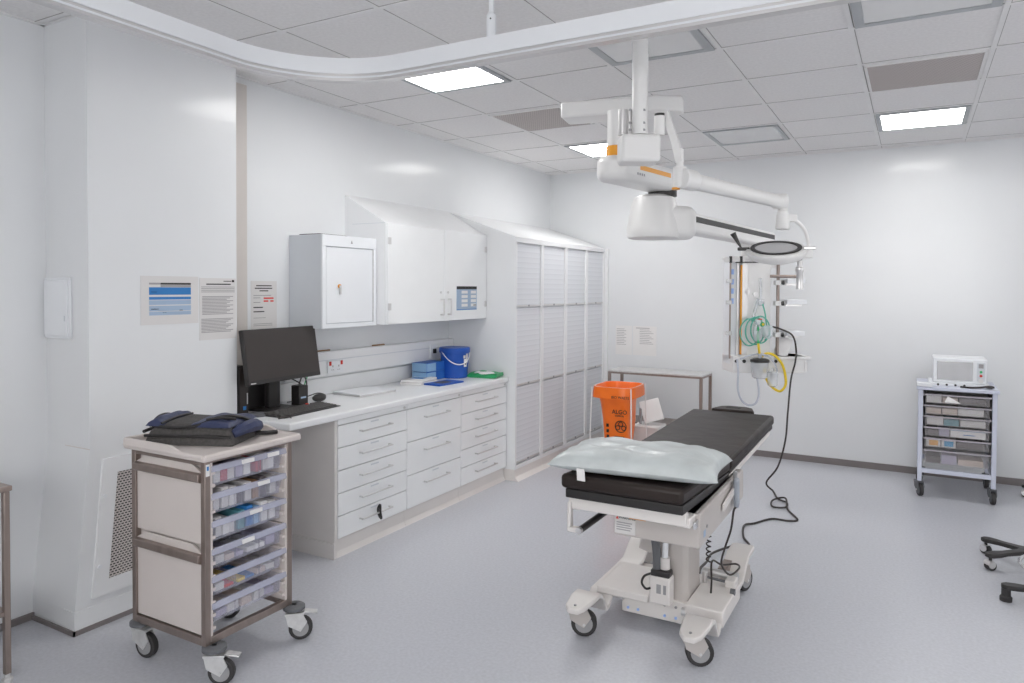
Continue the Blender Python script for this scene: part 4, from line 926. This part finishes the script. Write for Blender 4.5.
def packet(x0, x1, y0, y1, z0, z1, mat, label, group, tilt=0, name='packet', cat='packet'):
    o = MB().obox(((x0+x1)/2, (y0+y1)/2, (z0+z1)/2), ((x1-x0)/2, (y1-y0)/2, (z1-z0)/2), tilt).build(name, mat, bevel=.003)
    return tag(o, label, cat, group)
for k, z in enumerate(trz):
    fo = .03 if k != 99 else 0
    d = tub(tx0+.05, tx1-.010, ty0+pb+.015, ty1-pb-.015, z-.0, z+.078).build('drawer', 'tray', tr, smooth=0)
    x1 = tx1-.010; ya, yb = ty0+pb+.006, ty1-pb-.006
    MB().add([(x1, ya, z+.055), (x1, yb, z+.055), (x1+.014, yb, z+.060), (x1+.014, ya, z+.060), (x1-.004, ya, z+.082), (x1-.004, yb, z+.082), (x1+.008, yb, z+.082), (x1+.008, ya, z+.082)], [(0,1,2,3),(7,6,5,4),(3,2,6,7),(0,4,5,1),(0,3,7,4),(1,5,6,2)]).box(tx0+.05, x1, ya, ya+.014, z+.074, z+.080).box(tx0+.05, x1, yb-.014, yb, z+.074, z+.080).build('drawer_rim', 'trayrim', d, bevel=.003)
    yl = ty0+.17+.04*((k*2) % 3)
    if k < 4: MB().box(x1+.008, x1+.0146, yl, yl+.06, z+.062, z+.078).build('drawer_label', 'paper', d)
    if k == 0: MB().box(x1+.008, x1+.0146, yl+.13, yl+.19, z+.062, z+.078).build('drawer_label', 'paper', d)
    for yv in (ty0+.16, ty0+.28): MB().box(tx0+.06, x1-.014, yv, yv+.002, z+.003, z+.055).build('divider', 'tray', d)
    cols, lab = packs[k]
    n = len(cols); y = ty0+pb+.035; W_ = (ty1-ty0-2*pb-.07)/n
    for q, m_ in enumerate(cols):
        h = random.uniform(.045, .088) if k < 3 else random.uniform(.018, .04)
        if k == 4 and m_ in ('redb', 'yellow', 'blueink'): h = .012
        packet(tx1-.19-random.uniform(0, .06), tx1-.035, y+.003, y+W_-.004, z+.0035, z+.0035+h, m_, HUE[m_]+' packet lying in the '+ORD[k]+' clear drawer of the foreground trolley', 'packets in drawer '+['one', 'two', 'three', 'four', 'five', 'six'][k]+' of the foreground trolley', random.uniform(-.12, .12))
        y += W_
for x, y, a, br in ((tx0+.05, ty0+.03, .15, None), (tx1+.035, ty0+.045, .55, 1), (tx1+.03, ty1+.02, .75, 1), (tx0+.05, ty1+.0, .4, None)):
    caster(tr, x, y, .05, a, .152, fork='zinc', bump=.046, brake=br, wd=.014)
# shoulder bag on the trolley
bag = thing('shoulder_bag', 'grey and navy laptop bag lying on top of the foreground trolley', 'bag')
def cushion(w, d, h, z0, name, mat, n=20, p=6, cx=0, cy=0, wr=.004):
    vs = []
    for s in (1, 0):
        for j in range(n+1):
            for i in range(n+1):
                u = -1+2*i/n; v = -1+2*j/n; k = max(0, (1-abs(u)**p)*(1-abs(v)**p))**.4
                vs.append((cx+w*u, cy+d*v, z0 + (h*k+wr*math.sin(5*u+2*v)*math.sin(4*v+1) * k if s else 0)))
    m_ = n+1; N = m_*m_
    fs = [(j*m_+i, j*m_+i+1, (j+1)*m_+i+1, (j+1)*m_+i) for j in range(n) for i in range(n)]
    return MB().add(vs, fs+[tuple(N+q for q in f)[::-1] for f in fs])
cushion(.185, .135, .085, 0, 'b', 'g').build('bag_body', 'greyfab', bag, smooth=60)
cushion(.085, .125, .024, .071, 'b', 'g', cx=.085, cy=-.005, p=4).build('front_pocket', 'navy', bag, smooth=60)
MB().tube([(-.18, -.137, .035), (-.1, -.142, .037), (.0, -.142, .037), (.1, -.142, .037), (.18, -.137, .035)], .006).build('zip', 'black', bag)
MB().tube([(-.187, -.13, .05), (-.187, 0, .055), (-.187, .13, .05)], .007).build('edge_piping', 'black', bag)
cushion(.032, .128, .030, .072, 'b', 'g', cx=-.15, cy=.0, p=3).build('top_panel', 'navy', bag, smooth=60)
MB().tube([(-.12, -.118, .082), (-.118, 0, .090), (-.12, .118, .082)], .005).build('top_zip', 'black', bag)
MB().tube([(-.18, -.10, .068), (-.186, -.03, .092), (-.186, .04, .092), (-.18, .10, .07)], .006, n=6).build('carry_handle', 'black', bag)
MB().tube([(-.16, -.115, .072), (-.06, -.13, .068), (.03, -.125, .076), (.09, -.06, .10), (.15, -.02, .098), (.185, .04, .07)], .007, n=6).build('strap', 'black', bag)
MB().tube([(.17, -.10, .04), (.20, -.05, .06), (.205, .03, .055), (.19, .10, .035)], lambda t: .016+.012*math.sin(PI*t), n=8).build('side_bundle', 'navy', bag)
MB().tube([(.18, .08, .012), (.22, .10, .008), (.255, .13, .008)], .010, n=6).build('strap_end', 'black', bag)
MB().tube([(.06, -.10, .096), (.11, -.08, .102), (.16, -.05, .092)], .006).build('pocket_zip', 'black', bag)
place(bag, (-2.575, 1.985, .886), math.radians(24))

# ------------------------------------------------------------------ left edge steel table
lt_ = thing('steel_table', 'stainless steel side table cut off at the left edge of the photo', 'table', (-3.22, 1.06, 0))
MB().box(-3.45, -3.0, .66, 1.456, .735, .755).build('table_top', 'steel', lt_, bevel=.003)
MB().box(-3.44, -3.01, .67, 1.446, .255, .275).build('lower_shelf', 'steel', lt_, bevel=.003)
for x in (-3.44, -3.028):
    for y in (.672, 1.428):
        p_ = MB().box(x, x+.022, y, y+.022, .03, .735).build('leg', 'steel', lt_, bevel=.003)
        MB().lathe([(.02, 0), (.02, .012), (.012, .018), (.012, .032)], (x+.011, y+.011, 0), 14).build('foot', 'zinc', p_)

# ------------------------------------------------------------------ back of the room
st_ = thing('steel_bench', 'narrow white-topped steel frame bench against the back wall', 'table', (-2.03, 6.42, 0))
MB().box(-2.475, -1.60, 6.25, 6.60, .752, .766).build('bench_top', 'zinc', st_, bevel=.002)
fr = MB().box(-2.475, -1.60, 6.25, 6.27, .735, .752).box(-2.475, -1.60, 6.58, 6.60, .735, .752).box(-2.475, -2.455, 6.27, 6.58, .735, .752).box(-1.62, -1.60, 6.27, 6.58, .735, .752)
fr.build('top_frame', 'steel', st_, smooth=0)
for x in (-2.475, -1.625):
    for y in (6.25, 6.575): MB().box(x, x+.025, y, y+.025, 0, .735).build('leg', 'steel', st_)
MB().box(-2.45, -1.625, 6.26, 6.59, .285, .305).build('lower_shelf', 'steel', st_)
# orange bag in a wire stand
bn = thing('waste_bag', 'bright orange clinical waste bag with black print held open in a white wire stand', 'waste bag')
def sq(hw, hd, z, n=10, r=.03, wob=0, seed=0):
    pts = []
    for k in range(4*n):
        t = k/(4*n); a = 2*PI*t
        c_, s_ = math.cos(a), math.sin(a); e = 4.5
        rr = (abs(c_)**e+abs(s_)**e)**(-1/e)
        w_ = 1+wob*math.sin(5*a+seed)*.5+wob*math.sin(9*a+2*seed)*.4
        pts.append((hw*rr*c_*w_, hd*rr*s_*w_, z))
    return pts
def rings(name, mat, rr, par):
    n = len(rr[0]); vs = [p for r in rr for p in r]
    fs = [(j*n+i, j*n+(i+1) % n, (j+1)*n+(i+1) % n, (j+1)*n+i) for j in range(len(rr)-1) for i in range(n)]
    return MB().add(vs, fs).build(name, mat, par, smooth=60)
HW, HD = .165, .205
bgm = rings('bag_film', 'orange', [sq(HW+.014, HD+.014, .655, wob=.012, seed=1), sq(HW+.012, HD+.012, .70, wob=.006), sq(HW+.006, HD+.006, .742), sq(HW-.006, HD-.006, .742), sq(HW-.03, HD-.03, .68, wob=.05, seed=2), sq(HW-.045, HD-.05, .60, wob=.05, seed=3), sq(HW-.055, HD-.065, .45, wob=.06, seed=4), sq(HW-.07, HD-.09, .25, wob=.06, seed=5), sq(HW-.085, HD-.11, .06, wob=.06, seed=6), sq(.02, .02, .04)], bn)
wf = MB().tube(sq(HW, HD, .738), .005, closed=True, sm=1).build('wire_ring', 'paper', bn)
for sx in (-1, 1):
    for sy in (-1, 1): MB().cyl((sx*(HW+.012), sy*(HD+.012), 0), (sx*(HW-.005), sy*(HD-.005), .738), .005, n=8).build('wire_leg', 'paper', bn)
MB().tube(sq(HW+.01, HD+.01, .03), .004, closed=True, sm=1).build('base_ring', 'paper', bn)
BA = math.radians(-38)   # print faces the photographer's side
fx = HW-.045
def bt(s, size, y, z, name='bag_lettering', rot=0):
    R4 = Matrix.Translation((0.008, -HD+.042+(.52-z)*.09, z)) @ Matrix.Translation((y, 0, 0)) @ Matrix.Rotation(PI/2+.12, 4, 'X')
    text_mesh(s, size, 'ink', name, bgm, R4, .002)
bt('ALGO', .046, .05, .545); bt('CLINICAL', .017, .05, .515)
bz = MB()
for a in range(3):
    bz.tube([(.065+.028*math.cos(2.094*a+1.57)+.017*math.cos(t), -HD+.052, .43+.02*math.sin(2.094*a+1.57)+.017*math.sin(t)) for t in [2*PI*i/14 for i in range(14)]], .0035, closed=True, sm=1, n=6)
bz.tube([(.065+.045*math.cos(t), -HD+.052, .43+.045*math.sin(t)) for t in [2*PI*i/24 for i in range(24)]], .0035, closed=True, sm=1, n=6)
bz.build('hazard_symbol', 'ink', bgm)
bl = MB()
for k in range(5): bl.box(.01, .09-.01*(k % 2), -HD+.068+.004*k, -HD+.071+.004*k, .34-.022*k, .348-.022*k)
for k in range(6): bl.box(-.055, -.035, -HD+.055+.006*k, -HD+.058+.006*k, .42-.045*k, .445-.045*k)
bl.build('small_print', 'ink', bgm)
place(bn, (-2.08, 5.50, 0), math.radians(3))
# white bin beside it
tt = text_mesh('BIO WASTE', .028, 'ink', 'band_lettering', bgm, Matrix.Translation((.08, -HD-.0145, .668)) @ Matrix.Rotation(PI/2, 4, 'X'), .001)
wb = thing('white_bin', 'white bin with its ribbed lid tipped up behind the table, right of the orange bag', 'bin', (-1.97, 5.93, 0))
MB().box(-2.09, -1.85, 5.82, 6.05, 0, .36).build('bin_body', 'paper2', wb, bevel=.012)
lid = MB().obox((-1.955, 5.95, .475), (.085, .010, .095), math.radians(28), math.radians(-24), math.radians(-14)).build('bin_lid', 'paper', wb, bevel=.004)
MB().obox((-2.035, 5.90, .43), (.008, .025, .065), math.radians(28)).build('lid_hinge', 'greyhub', wb, bevel=.003)

# ------------------------------------------------------------------ white cart by the back wall
ct = thing('tray_cart', 'pale lilac metal cart with six clear trays against the back wall', 'trolley', (.275, 6.33, 0))
cx0, cx1, cy0, cy1 = .035, .52, 6.07, 6.60
for x in (cx0, cx1-.03):
    for y in (cy0, cy1-.03): MB().box(x, x+.03, y, y+.03, .115, .79).build('post', 'cart', ct, bevel=.003)
for z in (.20, ):
    MB().box(cx0+.03, cx1-.03, cy0, cy0+.025, z-.02, z+.012).box(cx0+.03, cx1-.03, cy1-.025, cy1, z-.02, z+.012).box(cx0, cx0+.025, cy0+.03, cy1-.03, z-.02, z+.012).box(cx1-.025, cx1, cy0+.03, cy1-.03, z-.02, z+.012).build('lower_frame', 'cart', ct, smooth=0)
tp2 = MB().box(cx0-.012, cx1+.012, cy0-.012, cy1+.012, .79, .815).build('cart_top', 'cart', ct, bevel=.004)
MB().box(cx0-.015, cx0+.09, cy0-.014, cy0+.03, .815, .845).build('corner_block', 'metalwhite', tp2, bevel=.004)
MB().box(cx0+.005, cx1-.005, cy1-.02, cy1-.012, .22, .79).box(cx0+.006, cx0+.012, cy0+.03, cy1-.03, .22, .79).box(cx1-.012, cx1-.006, cy0+.03, cy1-.03, .22, .79).build('side_sheet', 'paper2', ct, smooth=0)
cz = [.695, .615, .535, .455, .375, .255]
cl_ = ['top', 'second', 'third', 'fourth', 'fifth', 'bottom']
cpk = [(('paper2', 'beige', 'darkpack'), 'pale wrapped packs in the top tray of the cart at the back wall'), (('beige', 'beige', 'paper'), 'crumpled beige packs in the second tray of the cart at the back wall'), (('paper2', 'teal', 'paper2'), 'pale cartons and a teal pack in the third tray of the back cart'),
       (('darkpack', 'lilac', 'paper'), 'dark and white cartons in the fourth tray of the back cart'), (('orangebox', 'cyanbox', 'darkpack'), 'orange and blue labelled boxes in the fifth tray of the back cart'), (('darkpack', 'lilac', 'beige'), 'bagged dark supplies in the bottom tray of the back cart')]
def tub_y(x0, x1, y0, y1, z0, z1, t=.0025):
    b = MB(); b.box(x0, x1, y0, y1, z0, z0+t).box(x0, x1, y0, y0+t, z0, z1).box(x0, x1, y1-t, y1, z0, z1).box(x0, x0+t, y0, y1, z0, z1).box(x1-t, x1, y0, y1, z0, z1); return b
for k, z in enumerate(cz):
    h = .068 if k < 5 else .10
    d = tub_y(cx0+.045, cx1-.045, cy0-.0, cy1-.05, z, z+h).build('tray', 'tray2', ct, smooth=0)
    MB().box(cx0+.034, cx1-.034, cy0-.012, cy0, z+h-.010, z+h).box(cx0+.034, cx0+.046, cy0, cy1-.05, z+h-.006, z+h).box(cx1-.046, cx1-.034, cy0, cy1-.05, z+h-.006, z+h).build('tray_rim', 'tray2rim', d, smooth=0)
    ms_, lab = cpk[k]; x = cx0+.055; wds = (.10, .10, .16) if k != 3 else (.08, .07, .22)
    if k == 4: wds = (.095, .095, .17)
    if k == 2: wds = (.11, .10, .16)
    for m_, w_ in zip(ms_, wds):
        hh = random.uniform(.04, .058)
        if k == 5: hh = random.uniform(.04, .085)
        if k == 4 and m_ in ('orangebox', 'cyanbox'):
            o = thing('small_box', ('white box with an orange label' if m_ == 'orangebox' else 'white box with a blue label')+' in the fifth tray of the back cart', 'box', (x+w_/2, cy0+.08, z+.003))
            MB().box(x, x+w_-.006, cy0+.006, cy0+.12, z+.003, z+.062).build('box_body', 'paper2', o, bevel=.002)
            MB().box(x+.018, x+w_-.02, cy0+.0055, cy0+.006, z+.012, z+.05).build('box_label', m_, o)
        elif k == 3 and m_ == 'paper':
            o = thing('white_carton', 'long white carton in the fourth tray of the back cart', 'carton', (x+w_/2, cy0+.08, z+.003))
            MB().box(x, x+w_-.006, cy0+.006, cy0+.14, z+.003, z+.060).build('carton_body', 'paper', o, bevel=.002)
            MB().box(x+.08, x+.15, cy0+.0055, cy0+.006, z+.022, z+.028).build('carton_print', 'blueink', o)
            MB().box(x, x+w_-.006, cy0+.0055, cy0+.006, z+.052, z+.06).build('carton_band', 'bluebox2', o)
        else:
            l2 = HUE[m_]+' pack lying in the '+cl_[k]+' tray of the back cart'
            packet(x, x+w_-.006, cy0+.012, cy0+.20, z+.003, z+.003+hh, m_, l2, 'packs in the '+cl_[k]+' tray of the back cart', random.uniform(-.04, .04))
        x += w_
tag(MB().add([(.20, 6.05, .715), (.22, 6.06, .755), (.30, 6.05, .708), (.21, 6.075, .70)], [(0, 1, 2), (0, 2, 3), (0, 3, 1), (1, 3, 2)]).build('torn_paper', 'paper'), 'torn white paper corner sticking out of the second tray of the back cart', 'paper')
for x, y, a in ((cx0+.02, cy0+.03, -1.2), (cx1-.015, cy0+.03, -1.4), (cx0+.02, cy1-.03, -1.9), (cx1-.02, cy1-.03, -1.5)):
    caster(ct, x, y, .045, a, .118, fork='bumper', hub='bumper', wd=.013)
# steriliser box on top of the cart
sb = thing('bench_device', 'white boxy device with a grey window and red and green buttons on the back cart', 'device', (.29, 6.33, .815))
MB().box(.125, .465, 6.20, 6.50, .835, 1.02).build('device_case', 'metalwhite', sb, bevel=.008)
MB().box(.152, .378, 6.196, 6.20, .858, .995).build('window', 'glassfront', sb, bevel=.002)
MB().box(.402, .452, 6.197, 6.20, .86, .995).build('control_panel', 'grey', sb)
MB().cyl((.427, 6.197, .928), (.427, 6.190, .928), .009, n=14).build('green_button', 'greenb', sb); MB().cyl((.427, 6.197, .90), (.427, 6.190, .90), .009, n=14).build('red_button', 'redb', sb)
MB().box(.412, .442, 6.195, 6.197, .955, .985).build('display_text', 'greyink', sb)
MB().cyl((.427, 6.198, .862), (.427, 6.185, .862), .016, n=16).build('dial', 'silver', sb)
MB().box(.10, .48, 6.17, 6.50, .815, .836).build('device_base', 'metalwhite', sb, bevel=.003)
ft = MB()
for k in range(4): ft.cyl((.16+.055*k, 6.164, .825), (.16+.055*k, 6.171, .825), .008, n=10)
ft.build('base_holes', 'black', sb)
tag(MB().tube([(.30, 6.13, .820), (.36, 6.10, .822), (.42, 6.11, .826), (.47, 6.12, .835), (.50, 6.14, .828), (.47, 6.15, .822), (.45, 6.12, .832), (.49, 6.10, .826)], .007).build('mains_lead', 'cable'), 'black mains lead bundled on the right corner of the back cart', 'cable')

# ------------------------------------------------------------------ wheeled stands and stool at the right edge
def star(o, R, z, mat, w=.03):
    for k in range(5):
        a = 2*PI*k/5; d = Vector((math.cos(a), math.sin(a), 0)); n = Vector((-d.y, d.x, 0))
        pts = [(0.0, .04), (.25, .026), (.6, .022), (.8, .031), (.95, .03), (1.03, .014)]
        top = [d*(R*t)+n*h for t, h in pts]+[d*(R*t)-n*h for t, h in reversed(pts)]
        N = len(top); zs = [z+.02-.012*t for t, h in pts]; zs = zs+zs[::-1]
        vs = [Vector((p.x, p.y, q)) for p, q in zip(top, zs)]+[Vector((p.x, p.y, q-.022)) for p, q in zip(top, zs)]
        lg = MB().add(vs, [tuple(range(N)), tuple(range(N, 2*N))[::-1]]+[(i, (i+1) % N, N+(i+1) % N, N+i) for i in range(N)]).build('base_leg', mat, o, bevel=.005)
        yield lg, d, n, k
def make_stand(label, group=None):
    o = thing('wheeled_stand', label, 'stand', (0, 0, 0), group)
    for lg, d, n, k in star(o, .255, .085, 'black'):
        c = d*.24
        MB().cyl(c-n*.019+Vector((0, 0, .025)), c+n*.019+Vector((0, 0, .025)), .025, n=18).cyl((c.x, c.y, .03), (c.x, c.y, .08), .008).build('wheel', 'rubber', lg, bevel=.004)
        MB().cyl(c-n*.022+d*.004+Vector((0, 0, .034)), c+n*.022+d*.004+Vector((0, 0, .034)), .02, n=16).build('wheel_cover', 'silver', lg)
    MB().cyl((0, 0, .07), (0, 0, .14), .03).build('hub', 'black', o, bevel=.004)
    MB().cyl((0, 0, .13), (0, 0, 1.75), .0125).build('pole', 'chrome', o)
    MB().tube([(-.04, 0, 1.70), (-.03, 0, 1.73), (0, 0, 1.75), (.03, 0, 1.73), (.04, 0, 1.70)], .006).build('hooks', 'chrome', o)
    return o
s1 = make_stand('black five-legged wheeled stand base at the right edge of the frame'); place(s1, (.575, 4.80, 0), math.radians(144))
s2 = copy_tree(s1); s2['label'] = 'black wheeled stand base by the back wall at far right, only its tip showing'; place(s2, (.97, 6.42, 0), math.radians(175))
so_ = thing('stool', 'black stool base with a chrome foot ring at the lower right edge', 'stool')
for lg, d, n, k in star(so_, .265, .075, 'black'):
    c = d*.252
    MB().lathe([(.026, 0), (.027, .02), (.02, .028), (.02, .07)], (c.x, c.y, 0), 16).build('glide', 'rubber', lg)
MB().cyl((0, 0, .06), (0, 0, .50), .024).build('gas_lift', 'bumper', so_)
rg = MB().tube([(.20*math.cos(t), .20*math.sin(t), .20) for t in [2*PI*i/32 for i in range(32)]], .009, closed=True, sm=1).build('foot_ring', 'chrome', so_)
for k in range(3):
    a = 2*PI*k/3+.4; MB().cyl((0, 0, .20), (.195*math.cos(a), .195*math.sin(a), .20), .006).build('ring_spoke', 'chrome', rg)
MB().lathe([(.02, .50), (.13, .51), (.15, .53), (.15, .56), (.13, .575), (.001, .58)], (0, 0, 0), 30).build('seat', 'leather', so_)
place(so_, (.665, 4.235, 0), math.radians(180))

# ------------------------------------------------------------------ camera
cam = bpy.data.cameras.new('camera'); co = bpy.data.objects.new('camera', cam); COL.objects.link(co); sc.camera = co
yaw, pitch, roll = -.510228556, -.0225865156, .00530198617
f = Vector((math.sin(yaw)*math.cos(pitch), math.cos(yaw)*math.cos(pitch), math.sin(pitch)))
r = Vector((math.cos(yaw), -math.sin(yaw), 0)); u = r.cross(f)
r2 = math.cos(roll)*r + math.sin(roll)*u; u2 = -math.sin(roll)*r + math.cos(roll)*u
co.matrix_world = Matrix(((r2.x, u2.x, -f.x, 0), (r2.y, u2.y, -f.y, 0), (r2.z, u2.z, -f.z, 1.52), (0, 0, 0, 1)))
cam.sensor_width = 36; cam.lens = 719.63*36/1024; cam.shift_y = -(341.5-304.17)/1024; cam.clip_start = .05

# ------------------------------------------------------------------ light
wd_ = bpy.data.worlds.new('world'); sc.world = wd_; wd_.use_nodes = True
wd_.node_tree.nodes['Background'].inputs[0].default_value = (.9, .93, 1, 1); wd_.node_tree.nodes['Background'].inputs[1].default_value = .3
sc.view_settings.view_transform = 'Standard'; sc.view_settings.look = 'None'; sc.view_settings.exposure = 0.26
sc.cycles.use_denoising = True; sc.cycles.max_bounces = 10; sc.cycles.diffuse_bounces = 6; sc.cycles.transparent_max_bounces = 24
sc.cycles.sample_clamp_indirect = 6.0
